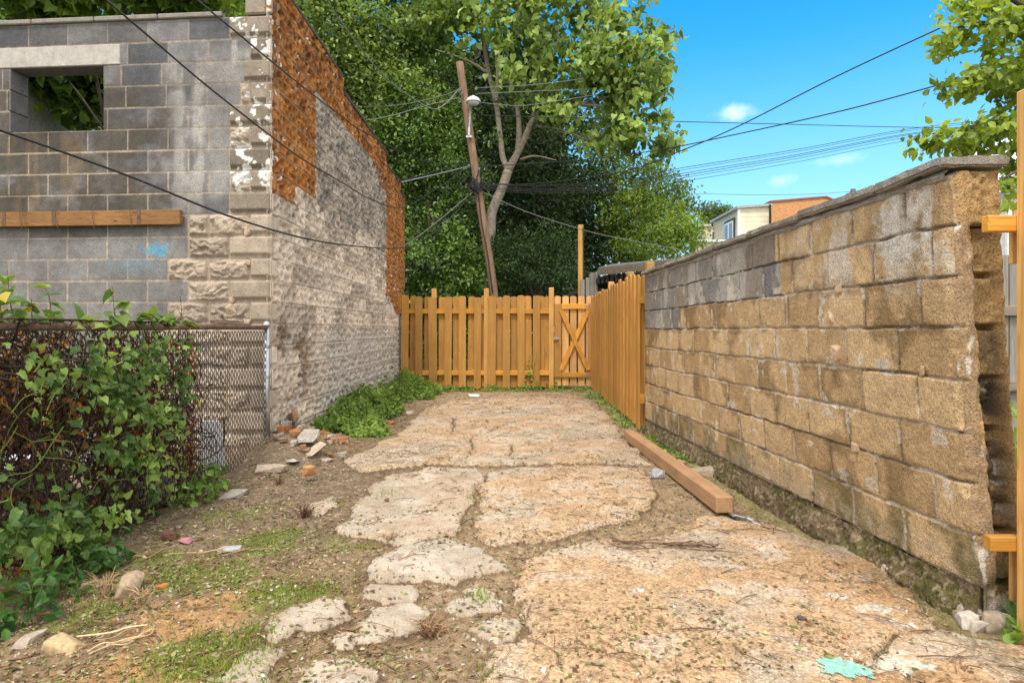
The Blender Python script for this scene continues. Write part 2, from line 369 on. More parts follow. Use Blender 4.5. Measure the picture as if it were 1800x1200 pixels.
# ---------------------------------------------------------------- ground : soil with broken concrete slabs
SLABS = {  # name: (tone 0 grey .. 1 peach, outline in photo pixels on the ground)
 'A': (1, [(800, 1330), (840, 1196), (848, 1165), (871, 1128), (929, 1107), (904, 1076), (898, 1037), (924, 1005), (929, 982), (964, 963), (1066, 945), (1104, 955), (1180, 932), (1250, 900), (1330, 912), (1420, 940), (1490, 962), (1560, 996), (1580, 1014), (1606, 1030), (1625, 1066), (1650, 1104), (1720, 1120), (1900, 1150), (1900, 1330)]),
 'B': (.92, [(846, 858), (852, 830), (910, 821), (1027, 817), (1124, 821), (1151, 846), (1143, 889), (1085, 908), (1027, 930), (929, 947), (871, 953), (855, 939), (840, 914), (855, 893)]),
 'C': (.42, [(645, 858), (684, 832), (747, 820), (838, 822), (844, 838), (832, 870), (820, 897), (801, 939), (716, 953), (610, 934), (607, 920)]),
 'D': (.12, [(645, 992), (696, 963), (754, 947), (793, 945), (848, 963), (856, 975), (895, 988), (888, 998), (848, 1002), (824, 1015), (793, 1021), (766, 1010), (731, 1013), (677, 1014)]),
 'E': (.2, [(626, 1046), (657, 1022), (731, 1021), (743, 1035), (731, 1046), (677, 1054)]),
 'Fs': (.25, [(630, 1095), (657, 1062), (731, 1052), (762, 1068), (751, 1087), (708, 1107), (669, 1124), (638, 1122)]),
 'Gs': (.25, [(782, 1064), (809, 1052), (809, 1033), (852, 1029), (863, 1070), (824, 1074)]),
 'H': (.35, [(832, 1103), (856, 1087), (902, 1085), (898, 1097), (859, 1122)]),
 'I': (.3, [(591, 1111), (618, 1101), (632, 1111), (626, 1130), (595, 1136)]),
 'J': (.2, [(443, 1125), (494, 1076), (556, 1051), (591, 1057), (603, 1076), (564, 1099), (513, 1111), (459, 1134)]),
 'K': (.15, [(368, 1191), (412, 1142), (459, 1138), (509, 1146), (490, 1175), (478, 1200), (440, 1260), (340, 1260)]),
 'Ls': (.15, [(513, 1193), (545, 1169), (583, 1160), (657, 1165), (657, 1183), (620, 1215), (540, 1225)]),
 'Mf': (.85, [(600, 806), (640, 790), (700, 762), (748, 716), (800, 702), (920, 696), (1040, 702), (1068, 730), (1095, 765), (1128, 800), (1146, 814), (1030, 812), (855, 816), (745, 811), (690, 818), (630, 824)]),
 'Q': (.3, [(540, 880), (590, 868), (600, 884), (560, 900)]),
}
CRACKS = [[(737, 756), (797, 756), (829, 766), (826, 796), (807, 808)], [(829, 766), (861, 755), (899, 742), (930, 735), (980, 738)], [(829, 773), (905, 777), (980, 772), (1060, 768)],
          [(1272, 976), (1380, 996), (1460, 1016), (1532, 1020), (1596, 1028)], [(1650, 1102), (1580, 1116), (1552, 1144), (1524, 1164)], [(1596, 1180), (1592, 1200), (1600, 1240)],
          [(646, 916), (688, 900), (770, 893), (809, 885)], [(640, 790), (720, 793), (807, 808)], [(1060, 1100), (929, 1107)], [(905, 777), (900, 800), (930, 815)], [(770, 720), (800, 735), (797, 756)]]
SLABW = {k: (t, np.array([G(*p, z=.02) for p in pp])) for k, (t, pp) in SLABS.items()}
CRACKW = [np.array([G(*p, z=.02) for p in c]) for c in CRACKS]
def poly_sd(x, y, poly):
    inside = np.zeros(x.shape, bool); d = np.full(x.shape, 1e9); n = len(poly)
    for i in range(n):
        ax, ay = poly[i]; bx, by = poly[(i + 1) % n]
        ex, ey = bx - ax, by - ay; t = np.clip(((x - ax) * ex + (y - ay) * ey) / (ex * ex + ey * ey + 1e-12), 0, 1)
        d = np.minimum(d, (x - ax - t * ex) ** 2 + (y - ay - t * ey) ** 2)
        c = ((ay > y) != (by > y)) & (x < (bx - ax) * (y - ay) / (by - ay + 1e-12) + ax); inside ^= c
    return np.where(inside, 1, -1) * np.sqrt(d)
def slab_field(x, y):
    x = np.asarray(x, float); y = np.asarray(y, float)
    wx = (fbm(x * 5, y * 5, seed=1) - .5) * .16 + (fbm(x * 17, y * 17, seed=2, o=3) - .5) * .05
    wy = (fbm(x * 5, y * 5, seed=3) - .5) * .16 + (fbm(x * 17, y * 17, seed=4, o=3) - .5) * .05
    sd = np.full(x.shape, -1e3); tone = np.zeros(x.shape)
    for k, (t, poly) in SLABW.items():
        s = poly_sd(x + wx, y + wy, poly); m = s > sd; sd = np.where(m, s, sd); tone = np.where(m, t, tone)
    cr = np.full(x.shape, 1e3)
    for c in CRACKW:
        for i in range(len(c) - 1):
            ax, ay = c[i]; bx, by = c[i + 1]; ex, ey = bx - ax, by - ay
            t = np.clip(((x + wx * .7 - ax) * ex + (y + wy * .7 - ay) * ey) / (ex * ex + ey * ey), 0, 1)
            cr = np.minimum(cr, np.hypot(x + wx * .7 - ax - t * ex, y + wy * .7 - ay - t * ey))
    wdt = (.003 + .010 * vn(x * 4, y * 4, seed=8)) * (1 + .14 * np.clip(y - 4, 0, 8))
    return np.minimum(sd + .004, cr - wdt), tone
def base_h(x, y):
    h = (fbm(x * .9, y * .9, seed=21) - .5) * .05
    h = h + .20 * np.exp(-(((x + 2.05) / .35) ** 2 + ((y - 6.05) / .6) ** 2))          # rubble mound at the building corner
    h = h + .07 * ss(-x, 1.5, 2.2) * ss(y, 5, 7)
    h = h - .02
    return h
def ground_h(x, y, sd=None):
    x = np.asarray(x, float); y = np.asarray(y, float)
    if sd is None: sd, _ = slab_field(x, y)
    rough = (fbm(x * 12, y * 12, seed=31) - .5) * .030 + (fbm(x * 45, y * 45, seed=35, o=2) - .5) * .012
    slab = .030 + (fbm(x * 2, y * 2, seed=33) - .5) * .014 + (fbm(x * 30, y * 30, seed=34, o=2) - .5) * .005
    k = ss(sd, -.012, .012)
    return base_h(x, y) * (1 - .6 * ss(sd, -.1, .3)) + rough * (1 - k) + slab * k
rows = [1.25]
while rows[-1] < 14.2: rows.append(rows[-1] * 1.0052 + .0008)
ys = np.array(rows); xs = np.arange(-3.6, 3.4, .0125)
gx, gy = np.meshgrid(xs, ys, indexing='ij')
sdf, tone = slab_field(gx, gy)
gz = ground_h(gx, gy, sdf)
n1 = fbm(gx * 1.6, gy * 1.6, seed=41); n2 = fbm(gx * 6, gy * 6, seed=42); n3 = fbm(gx * 20, gy * 20, seed=43, o=3)
cs = lerp(np.array((.45, .41, .355)), np.array((.64, .43, .245)), 0) + (np.array((.565, .385, .235)) - np.array((.45, .41, .355))) * tone[..., None]
warm = ss(gx, .2, 1.6) * ss(-gy, -4.2, -2.2)
cs = mixc3(cs, (.45, .24, .095), warm * ss(n1, .35, .65) * .7)
cs = mixc3(cs, (.43, .385, .32), ss(fbm(gx * 2.3, gy * 2.3, seed=46), .50, .66) * .6)
cs = mixc3(cs, (.55, .47, .38), ss(n2, .50, .68) * .6)
cs = mixc3(cs, (.32, .22, .125), ss(n2, .52, .36) * .40 * (.5 + .5 * n3))
cs = cs * (.86 + .3 * n3)[..., None]
edge = np.exp(-np.clip(sdf, 0, 1) / .035); cs = mixc3(cs, (.33, .24, .14), edge * .45 * ss(n3, .3, .6))
# old paint drips and bleached patches on the slab near the right wall
for px, py, r, c in ((1475, 1048, .05, (.72, .70, .64)), (1548, 1072, .075, (.70, .66, .58)), (1585, 1100, .05, (.68, .66, .58)), (1570, 1165, .10, (.70, .66, .55)), (1270, 985, .12, (.62, .52, .42)), (1490, 965, .09, (.52, .42, .33)), (1660, 1080, .06, (.7, .68, .6)), (1710, 1115, .10, (.66, .68, .55)), (1120, 1040, .03, (.75, .74, .7))):
    q = G(px, py, .02); d = np.hypot(gx - q[0], (gy - q[1]) * 1.2) / r + (n3 - .5) * 2.2 + (n2 - .5) * 1.2
    cs = mixc3(cs, c, ss(-d, -.9, -.55) * .8)
cdirt = lerp(np.array((.14, .095, .056)), np.array((.29, .205, .125)), n2[..., None])
orange = np.zeros_like(gx)
for px, py, r in ((330, 1080, .28), (250, 1190, .3), (420, 1050, .15)):
    q = G(px, py); orange = np.maximum(orange, np.exp(-(((gx - q[0]) ** 2 + (gy - q[1]) ** 2) / r ** 2)))
cdirt = mixc3(cdirt, (.36, .21, .095), ss(orange + (n2 - .5) * .4, .3, .7) * .85)
greyd = ss(-gx, .55, 1.2) * ss(gy, 3.0, 4.0) * ss(-gy, -6.5, -5.5); cdirt = mixc3(cdirt, (.155, .122, .09), greyd * .6)
far = ss(gy, 8.5, 11); cdirt = mixc3(cdirt, (.36, .26, .165), far * .75)
mossm = np.zeros_like(gx)
for px, py, r, a in ((500, 1040, .22, 1), (330, 1140, .2, .9), (400, 1165, .2, .9), (470, 945, .3, .8), (360, 1000, .35, .8), (280, 980, .3, .7), (560, 1035, .15, .6), (700, 1180, .15, .5), (830, 1075, .1, .7), (640, 1010, .15, .4), (1190, 790, .3, .8), (400, 905, .35, .6), (590, 950, .3, .5), (150, 1080, .3, .7)):
    q = G(px, py); mossm = np.maximum(mossm, a * np.exp(-(((gx - q[0]) ** 2 + (gy - q[1]) ** 2) / r ** 2)))
WALLX = lambda y: 1.79 - (y - 2.56) * .0558
wl = ss(gx - WALLX(gy), -.35, -.02); mossm = np.maximum(mossm, wl * .9); cs = mixc3(cs, (.17, .13, .06), wl * .55 * ss(n2, .3, .6))
mossm = np.maximum(mossm, ss(gy, 11.8, 12.6) * .8)
cdirt = mixc3(cdirt, (.115, .135, .028), ss(mossm + (n2 - .5) * .9, .35, .75) * .85)
cdirt = mixc3(cdirt, (.36, .265, .17), ss(gx, -.75, -.1) * .35)
cdirt = mixc3(cdirt, (.12, .082, .05), np.exp(-np.clip(-sdf, 0, 1) / .022) * .8)
cdirt = cdirt * (.75 + .5 * n3)[..., None]

m, n, l, b = newmat('soil_and_broken_concrete'); M_ground = m
t = n.new('ShaderNodeTexCoord'); v = t.outputs['Object']
aS = n.new('ShaderNodeAttribute'); aS.attribute_name = 'ColS'; aD = n.new('ShaderNodeAttribute'); aD.attribute_name = 'ColD'; aM = n.new('ShaderNodeAttribute'); aM.attribute_name = 'sd'; aT = n.new('ShaderNodeAttribute'); aT.attribute_name = 'tone'
vo = n.new('ShaderNodeTexVoronoi'); vo.inputs['Scale'].default_value = 95; l.new(v, vo.inputs['Vector'])
vo2 = n.new('ShaderNodeTexVoronoi'); vo2.inputs['Scale'].default_value = 46; l.new(v, vo2.inputs['Vector'])
nf = nnoise(n, l, v, 150, 3, .7); nm = nnoise(n, l, v, 24, 5, .65)
sp = n.new('ShaderNodeSeparateColor'); l.new(vo.outputs['Color'], sp.inputs[0])
sp2 = n.new('ShaderNodeSeparateColor'); l.new(vo2.outputs['Color'], sp2.inputs[0])
agg = nmath(n, l, 'MULTIPLY', nmap(n, l, sp.outputs[0], 0, 1, .66, 1.32), nmap(n, l, vo.outputs['Distance'], .15, .6, 1.08, .78))
agg = nmath(n, l, 'MULTIPLY', agg, nmap(n, l, sp2.outputs[1], .86, .95, 1.0, .62))
aggk = nmix(n, l, nmap(n, l, aT.outputs['Fac'], .2, .9, .25, .9), (1, 1, 1), nval(n, l, agg))
cS = nmix(n, l, 1.0, nmix(n, l, 1.0, aS.outputs['Color'], aggk, 'MULTIPLY'), nval(n, l, nmath(n, l, 'MULTIPLY', nmap(n, l, nf, .3, .7, .85, 1.15), nmap(n, l, nm, .3, .7, .82, 1.16))), 'MULTIPLY')
cS = nmix(n, l, nmath(n, l, 'MULTIPLY', nmap(n, l, nm, .66, .74, 0, .45, True), nmap(n, l, nf, .35, .6, .3, 1)), cS, (.20, .125, .06))
cD = nmix(n, l, 1.0, aD.outputs['Color'], nval(n, l, nmath(n, l, 'MULTIPLY', nmap(n, l, nf, .3, .7, .6, 1.45), nmap(n, l, nm, .3, .7, .7, 1.35))), 'MULTIPLY')
cD = nmix(n, l, nmap(n, l, sp2.outputs[0], .93, .97, 0, .7), cD, (.42, .34, .26))
mk = nmap(n, l, nmath(n, l, 'ADD', aM.outputs['Fac'], nmath(n, l, 'MULTIPLY', nmath(n, l, 'SUBTRACT', nm, .5), .022)), -.002, .003, 0, 1, True)
l.new(nmix(n, l, mk, cD, cS), b.inputs['Base Color']); b.inputs['Roughness'].default_value = .95; b.inputs['Specular IOR Level'].default_value = .15
nbump(n, l, b, nmath(n, l, 'ADD', nmath(n, l, 'ADD', nf, nmath(n, l, 'MULTIPLY', nm, 1.2)), nmath(n, l, 'MULTIPLY', vo.outputs['Distance'], -.7)), .6, .008)

V = np.stack([gx, gy, gz], -1).reshape(-1, 3); nu, nv = gx.shape
fsd = (sdf[:-1, :-1] + sdf[1:, 1:] + sdf[1:, :-1] + sdf[:-1, 1:]) / 4
for nm_, keep in (('ground', fsd <= 0), ('pavement', fsd > 0)):
    Q = grid_faces(nu, nv, keep)
    v_, q_, a_, b_, c_, d_ = compact(V, Q, cs.reshape(-1, 3), cdirt.reshape(-1, 3), sdf.ravel(), tone.ravel())
    struct(mesh_np(nm_, v_, None, q_, M_ground, None, None, True, {'ColS': a_, 'ColD': b_, 'sd': c_, 'tone': d_}))
M_terr = mat_plain('far_soil', (.10, .09, .045), .95, 0, 3, .4)
struct(mesh_np('terrain', [(-300, -30, -.09), (300, -30, -.09), (300, 600, -.09), (-300, 600, -.09)], None, [(0, 1, 2, 3)], M_terr))

def gh(x, y): return float(ground_h(np.array([x]), np.array([y]))[0])

# ---------------------------------------------------------------- masonry building on the left
PIT = .203; Z0 = -.01
C0 = np.array([-2.26, 6.05]); TU = np.array([-.9966, .083]); TN = np.array([-.083, -.9966])
def FA(V):  # (u along facade to the left, n outwards, z) -> world
    V = np.asarray(V, float); xy = C0 + V[..., 0:1] * TU + V[..., 1:2] * TN
    return np.concatenate([xy, V[..., 2:3]], -1)
def SW(V):  # (s along side wall away from camera, n outwards (+x), z)
    V = np.asarray(V, float); return np.stack([C0[0] + V[..., 0] * .0015 + V[..., 1], C0[1] + V[..., 0], V[..., 2]], -1)
bld = thing('block_building', 'roofless two-tone concrete block building with an orange-painted rock-faced side wall', 'building', (-2.26, 6.05, 0))

WU0, WU1, WZ0, WZ1 = 1.60, 2.55, 3.035, 3.644
def rockface(x, y, seed):
    a = fbm(x * 9, y * 16 + 3 * fbm(x * 6, y * 6, seed=seed + 5), seed=seed); rid = 1 - np.abs(2 * a - 1) * 2.2
    return np.clip(.012 + .034 * rid + .02 * (fbm(x * 30, y * 30, seed=seed + 9, o=2) - .5), 0, .06)
us = np.arange(0, 3.75, .0095); zs = np.arange(-.1, 4.055, .0095)
u, z = np.meshgrid(us, zs, indexing='ij')
nc = np.floor((z - Z0) / PIT).astype(int); fz = (z - Z0) - nc * PIT
top = 19 - nc                     # course index counted from the top, 0 = first
longq = np.isin(top, [0, 2, 4, 6, 8, 10, 12, 14, 16, 18])
ql = np.where(longq, .405, .205); ql = np.where(top == 2, .27, ql)
rockn = {3: .10, 5: .20, 7: .20, 9: .60, 10: .405, 11: .80, 12: .405, 13: .80, 14: .8, 15: 1.0, 16: 1.2, 17: 1.2, 18: 1.2, 19: 1.2}
rk = np.zeros_like(u)
for k, wd in rockn.items(): rk = np.where(top == k, wd, rk)
ue = ql + rk                      # end of the quoin / rock zone
isq = u < ql; isr = (~isq) & (u < ue)
off = np.where(np.isin(top, [5, 7]), .2, np.where(top == 3, .08, 0))
ub = np.where(isq, u, np.where(isr, u - ql, u - ue + off))
blen = np.where(isq, ql, .4)
bi = np.floor(ub / blen); fu = ub - bi * blen
lastcut = np.where(isr, np.minimum(blen, rk - bi * blen), blen)
du = np.minimum(fu, lastcut - fu); dz = np.minimum(fz, PIT - fz); de = np.minimum(du, dz)
bid = _h(bi + isr * 40 + isq * 80, nc, nc * 0, 5); bid2 = _h(bi + isr * 40 + isq * 80, nc, nc * 0 + 1, 6)
jw = .0035 + .003 * vn(u * 9, z * 9, seed=3)
joint = ss(-de, -jw - .004, -jw + .002)
h = .004 * (1 - joint) + (bid - .5) * .004
h = np.where(isr, rockface(u, z, 61) * ss(de, .004, .035), h)
bev = ss(de, .006, .022); bevb = ss(fz, .02, .045)
h = np.where(isq, .036 * np.minimum(ss(de, .004, .02), bevb) + .002, h)
na = fbm(u * 1.3, z * 1.3, seed=71); nb = fbm(u * 5, z * 7, seed=72); nc3 = fbm(u * 26, z * 26, seed=73, o=3); vs = fbm(u * 5.5, z * .7, seed=74)
c = np.stack([lerp(.085, .205, bid)] * 3, -1) * np.array((1.0, 1.0, 1.02))
c = mixc3(c, (.085, .073, .058), ss(u + .5 * (bid - .5), .75, 1.25) * ss(-z, -3.75, -3.3) * ss(z, 2.0, 2.3) * .85 * ss(nb, .2, .5))     # brown weathering to the left
c = mixc3(c, (.085, .092, .105), ss(bid2, .45, .75) * .7 * ss(z, 2.9, 3.4))
c = mixc3(c, (.42, .41, .39), ss(vs + .25 * (nb - .5), .52, .68) * ss(-u, -1.15, -.75) * ss(z, 2.0, 2.5) * .75)     # lime runs by the quoins
c = mixc3(c, (.40, .385, .36), ss(-u, -.85, -.55) * ss(z, 2.3, 2.5) * ss(-z, -3.95, -3.6) * .4)
c = mixc3(c, (.23, .225, .215), ss(-z, -2.1, -1.8) * .55)
drip = ss(vs, .55, .66) * ss(u, 1.2, 1.7) * ss(-z, -3.1, -2.95) * ss(z, 2.1, 2.3); c = mixc3(c, (.22, .15, .09), drip * .35)
tan = np.array((.40, .335, .265))
c = np.where((isr | isq)[..., None], tan * (.82 + .36 * bid)[..., None] * (.8 + .4 * nb)[..., None], c)
c = np.where((isq & (top < 9))[..., None], np.array((.24, .205, .165)) * (.8 + .4 * bid)[..., None] * np.ones_like(u)[..., None], c)
pw = ss(fbm(u * 13, z * 13, seed=75, o=4) - .03 + np.where(np.isin(top, [1, 6, 7]), .09, 0) + .12 * ss(-u, -.07, -.015) + .10 * (fbm(u * 40, z * 40, seed=175, o=2) - .5), .62, .64) * ((isq | isr) & (top < 8)) * (u < ql + .22)
c = mixc3(c, (.74, .74, .73), pw)
mort = np.array((.42, .35, .265)); mort2 = np.where((z > 3.0)[..., None], np.array((.30, .255, .20)), mort * .92)
c = c * (1 - joint[..., None]) + mort2 * (.8 + .4 * nc3)[..., None] * joint[..., None]
q = np.hypot((u - 1.13) / .14, (z - 1.90) / .07); blue = ss(-q - 2.0 * (nc3 - .5) - 1.2 * (nb - .5), -.95, -.55) * (.45 + .5 * nb)
c = mixc3(c, (.06, .36, .55), blue * .8)
q2 = np.hypot((u - 1.35) / .35, (z - 1.76) / .12); c = mixc3(c, (.20, .33, .42), ss(-q2 - 1.5 * (nc3 - .5), -.9, -.4) * .35)
c = c * ((.85 + .3 * nc3) * np.where(isq | isr, 1, .80 + .4 * vn(u * 4, z * 3, seed=177)))[..., None]
keep = np.ones((len(us) - 1, len(zs) - 1), bool); um = (us[:-1] + us[1:]) / 2 - .045; zm = (zs[:-1] + zs[1:]) / 2
keep &= ~((um[:, None] > WU0) & (um[:, None] < WU1) & (zm[None] > WZ0) & (zm[None] < WZ1))
keep &= ~((um[:, None] > 1.434) & (um[:, None] < 2.86) & (zm[None] > WZ1) & (zm[None] < WZ1 + PIT))
V = FA(np.stack([u - .045, h + .004, z], -1).reshape(-1, 3)); Q = grid_faces(len(us), len(zs), keep)[:, ::-1]
v_, q_, c_ = compact(V, Q, c.reshape(-1, 3)); mesh_np('front_wall', v_, None, q_, M_block, bld, c_, True)
core = MB(); cc = (.16, .155, .15)
for a in ((0.02, WU0, -.2, 0, -.1, 4.05), (WU0, WU1, -.2, 0, -.1, WZ0), (WU1, 3.75, -.2, 0, -.1, 4.05), (WU0, WU1, -.2, 0, WZ1, 4.05)):
    core.box((a[0], a[2], a[4]), (a[1], a[3], a[5]), FA, 0, cc)
core.build('wall_core', M_block, bld)
# jamb blocks seen inside the opening
jb = MB()
for k in range(3): jb.box((WU1 - .012, -.198, WZ0 + k * PIT + .006), (WU1 + .004, .012, WZ0 + (k + 1) * PIT - .006), FA, .004, (.13 + .05 * random.random(),) * 3)
jb.build('jamb', M_block, bld)
MB().box((1.434, -.19, WZ1 + .005), (2.855, .016, WZ1 + PIT - .006), FA, .006).build('lintel', M_lintel, bld)
cp = MB(); uu = .43
while uu < 3.7: cp.box((uu, -.22, 4.055), (min(uu + .62, 3.75), .035, 4.10), FA, .008); uu += .63
cp.build('coping', M_cope, bld)
# pillar above the front coping
pm = MB()
for k in range(2): pm.box((0, -.2, 4.062 + k * PIT), (.205, .02 + .012 * (k == 0), 4.06 + (k + 1) * PIT - .008), FA, .015, (.30, .25, .20))
pm.build('corner_pillar', M_block, bld)

# side wall, rock-faced units with knobs
LEN = 7.45
ss_ = [0.0]
while ss_[-1] < LEN: ss_.append(ss_[-1] + .0042 * (1 + (ss_[-1] / 7.0) * 1.5) + .003)
ss_ = np.array(ss_); zs = np.arange(-.1, 4.452, .0085)
s, z = np.meshgrid(ss_, zs, indexing='ij')
nc = np.floor((z - Z0) / PIT).astype(int); fz = (z - Z0) - nc * PIT
qlen = np.where(nc % 2 == 0, .20, .11); isq = s < qlen
offs = np.where(nc % 2 == 0, 0, .2)
sb = s - qlen + offs; bi = np.floor(sb / .4); fs = sb - bi * .4
bi = np.where(isq, -9, bi); fs = np.where(isq, s, fs); bl = np.where(isq, qlen, .4)
du = np.minimum(fs, bl - fs); dz = np.minimum(fz, PIT - fz); de = np.minimum(du, dz)
bid = _h(bi, nc, nc * 0, 15)
wx = .02 * (fbm(s * 10, z * 10, seed=81, o=2) - .5)
DIM = [(.045, .142, 1.0), (.125, .155, .8), (.205, .138, 1.1), (.285, .152, .75), (.355, .140, 1.0), (.06, .058, .8), (.145, .070, 1.1), (.225, .052, .85), (.300, .068, 1.05), (.365, .055, .7)]
hole = np.zeros_like(s); wsx = .012 * (fbm(s * 26, z * 26, seed=183, o=2) - .5); wsz = .012 * (fbm(s * 26, z * 26, seed=184, o=2) - .5)
for i, (dx_, dz_, a_) in enumerate(DIM):
    jx = .055 * (_h(bi, nc, nc * 0 + i, 301) - .5); jz = .060 * (_h(bi, nc, nc * 0 + i, 302) - .5); ja = .35 + .9 * _h(bi, nc, nc * 0 + i, 303)
    q_ = ((fs - dx_ - jx + wsx) / .036) ** 2 + ((fz - dz_ - jz + wsz) / .029) ** 2
    hole = np.maximum(hole, a_ * ja * np.exp(-q_ ** 1.6))
flat = (bid > .955) & (z < 1.6); flat |= isq
h = .046 - .056 * hole + .012 * (fbm(s * 9, z * 9, seed=82) - .5) + .007 * (fbm(s * 26, z * 26, seed=182, o=2) - .5)
h = np.where(flat, .040, np.clip(h, -.012, .07)); h = h - .018 * (1 - ss(de, .001, .010))
h = np.where(isq, .034 * np.minimum(ss(de, .004, .02), ss(fz, .02, .045)), h)
joint = ss(-de, -.008, -.003)
na = fbm(s * .8, z * 1.1, seed=83); nb = fbm(s * 4, z * 5, seed=84); n3_ = fbm(s * 22, z * 22, seed=85, o=3); n4 = fbm(s * 9, z * 12, seed=86)
pale = np.array((.60, .52, .43)); c = np.ones(s.shape + (3,)) * pale * (.68 + .52 * bid)[..., None]
c = mixc3(c, (.47, .44, .41), ss(-z, -1.3, -.9) * ss(s, 1.2, 2.2) * .8)                        # greyer low courses
dk = ss(z, 2.35, 2.75) * ss(s, 1.2, 1.6) * (.55 + .6 * nb); c = mixc3(c, (.25, .225, .20), np.clip(dk, 0, 1) * .75)
c = mixc3(c, (.15, .10, .055), ss(nb + .25 * (n4 - .5), .40, .62) * ss(-np.abs(z - .85), -.55, -.3) * ss(-s, -1.6, -.9) * ss(s, .12, .3) * .85)
c = mixc3(c, (.13, .12, .11), ss(n4 + .35 * (nb - .5), .50, .68) * .72 * ss(s, .2, .5) * (~isq) * (.35 + .65 * ss(z, 1.9, 2.6)))
c = mixc3(c, (.68, .66, .63), ss(n4 + .1 * (nb - .5), .60, .68) * ss(-z, -1.5, -.6) * .6)
stp = np.where(s < .69, 2.43, 2.63)
om = ((s < 1.38) & (z > stp)) | (z > 3.85 - .08 * ss(s, 4, 5) - .2 * (s > 4.9)) | ((s > 5.45 + .05 * (nc % 2)) & (z > 1.76 - .33 * ss(s, 5.6, 6.6)))
om = om & ~((s < .06) & (n4 > .42))
chip = ss(n3_ + .5 * (n4 - .5) - .06 * (s < 5.3), .74, .80); op = om * (1 - chip * .6)
oc = lerp(np.array((.29, .105, .017)), np.array((.45, .185, .035)), ss(nb, .3, .7)[..., None])
c = c + (oc - c) * (op * .96)[..., None]
c = mixc3(c, (.10, .045, .018), om * ss(n4 + .3 * (nb - .5), .46, .60) * .75 * (.35 + .65 * ss(z, 2.8, 3.9)))
wch = om * ss(fbm(s * 16, z * 16, seed=88, o=3) - .04 * (s > .3) + .07 * ss(-s, -.5, -.1) + .12 * ss(-s, -.1, -.02) + .05 * ss(s, 5.5, 6.5) * ss(-z, -2.2, -1.8), .77, .79); c = mixc3(c, (.72, .70, .67), wch)
c = c * (1 - joint[..., None]) + (c * .45 + np.array((.50, .42, .33)) * .55) * joint[..., None]
c = c * (.82 + .36 * n3_)[..., None]
topz = np.where(s < 2.58, 4.45, np.where(s < 5.55, 4.25, np.where(s < 6.95, 4.05, 3.85)))
tz = (topz[:-1, :-1])[:, :]; zm = (zs[:-1] + zs[1:]) / 2; keep = zm[None] < tz
V = SW(np.stack([s - .04, h + .003, z], -1).reshape(-1, 3)); Q = grid_faces(len(ss_), len(zs), keep)
v_, q_, c_ = compact(V, Q, c.reshape(-1, 3)); mesh_np('side_wall', v_, None, q_, M_block, bld, c_, True)
core = MB()
for s0, s1, tz in ((0, 2.58, 4.45), (2.58, 5.55, 4.25), (5.55, 6.95, 4.05), (6.95, 7.45, 3.85)):
    core.box((s0 + (.205 if s0 == 0 else 0), -.2, -.1), (s1, 0, tz - .002), SW, 0, (.22, .19, .16))
core.build('wall_core', M_block, bld)
sc_ = MB()
for s0, s1, tz in ((-.02, 2.6, 4.453), (2.6, 5.57, 4.253), (5.57, 6.97, 4.053), (6.97, 7.5, 3.853)):
    a = s0
    while a < s1 - .02:
        e = min(a + .55 + .1 * random.random(), s1); k = random.random() * .012
        sc_.box((a, -.23, tz + k * .2), (e - .006, .05 + k, tz + .04 + k), SW, .008, (.10, .085, .07)); a = e
sc_.build('parapet_cap', mat_masonry('dark_parapet_cap', 60, .3, .4, .005, base=(.085, .072, .06)), bld)
# far walls of the shell
inner = MB(); inner.box((-6.95, 6.7, -.1), (-6.75, 13.4, 4.52), None, 0, (.42, .45, .42)); inner.box((-6.75, 13.3, -.1), (-2.5, 13.48, 3.6), None, 0, (.35, .35, .33))
inner.build('plaster_wall', M_plaster, bld)
# ledger board bolted under the window
bm_ = MB().box((.80, .035, 2.125), (3.4, .085, 2.262), FA, .004)
lb = bm_.build('ledger_board', M_beam, bld)
for uu in (1.18, 2.02, 2.52, 2.9): MB().box((uu, .0855, 2.127), (uu + .035, .088, 2.262), FA, 0).build('metal_strap', M_rust, lb)
for uu in (1.25, 1.62, 1.98, 2.3, 2.34): MB().tube(smooth_path([FA(np.array([[uu, .09, 2.31 + .02 * random.random()]]))[0], FA(np.array([[uu + .02, .105, 2.24]]))[0], FA(np.array([[uu + .01, .092, 2.10]]))[0]], 5), .003, 5).build('tie_wire', M_rust, lb)
# broken mortar lumps on the quoins
def hull_np(seed, npts=16, box=(1, 1, 1), pw=.6):
    r = np.random.default_rng(seed); p = r.uniform(-1, 1, (npts, 3)); p = np.sign(p) * np.abs(p) ** pw * np.array(box) / 2
    bm = bmesh.new()
    for q in p: bm.verts.new(q)
    bmesh.ops.convex_hull(bm, input=list(bm.verts))
    bmesh.ops.delete(bm, geom=[v for v in bm.verts if not v.link_faces], context='VERTS')
    bmesh.ops.bevel(bm, geom=list(bm.edges), offset=.035 * min(box), segments=1, affect='EDGES')
    bmesh.ops.recalc_face_normals(bm, faces=list(bm.faces))
    V, T, Q = bm_np(bm); bm.free(); return V, T, Q
lm = MB()
for (uu, zz, sz) in ((.17, 2.05, .07), (.20, 1.93, .05), (.32, 1.33, .13), (.18, 1.22, .06), (.33, 1.43, .06), (.17, 1.77, .05)):
    V_, T_, Q_ = hull_np(int(zz * 1000), 18, (sz, sz * .6, sz)); MB().add(FA(V_ + np.array((uu, .03, zz))), T_, Q_, (.45, .35, .25)).build('mortar_lump', M_stone, bld)

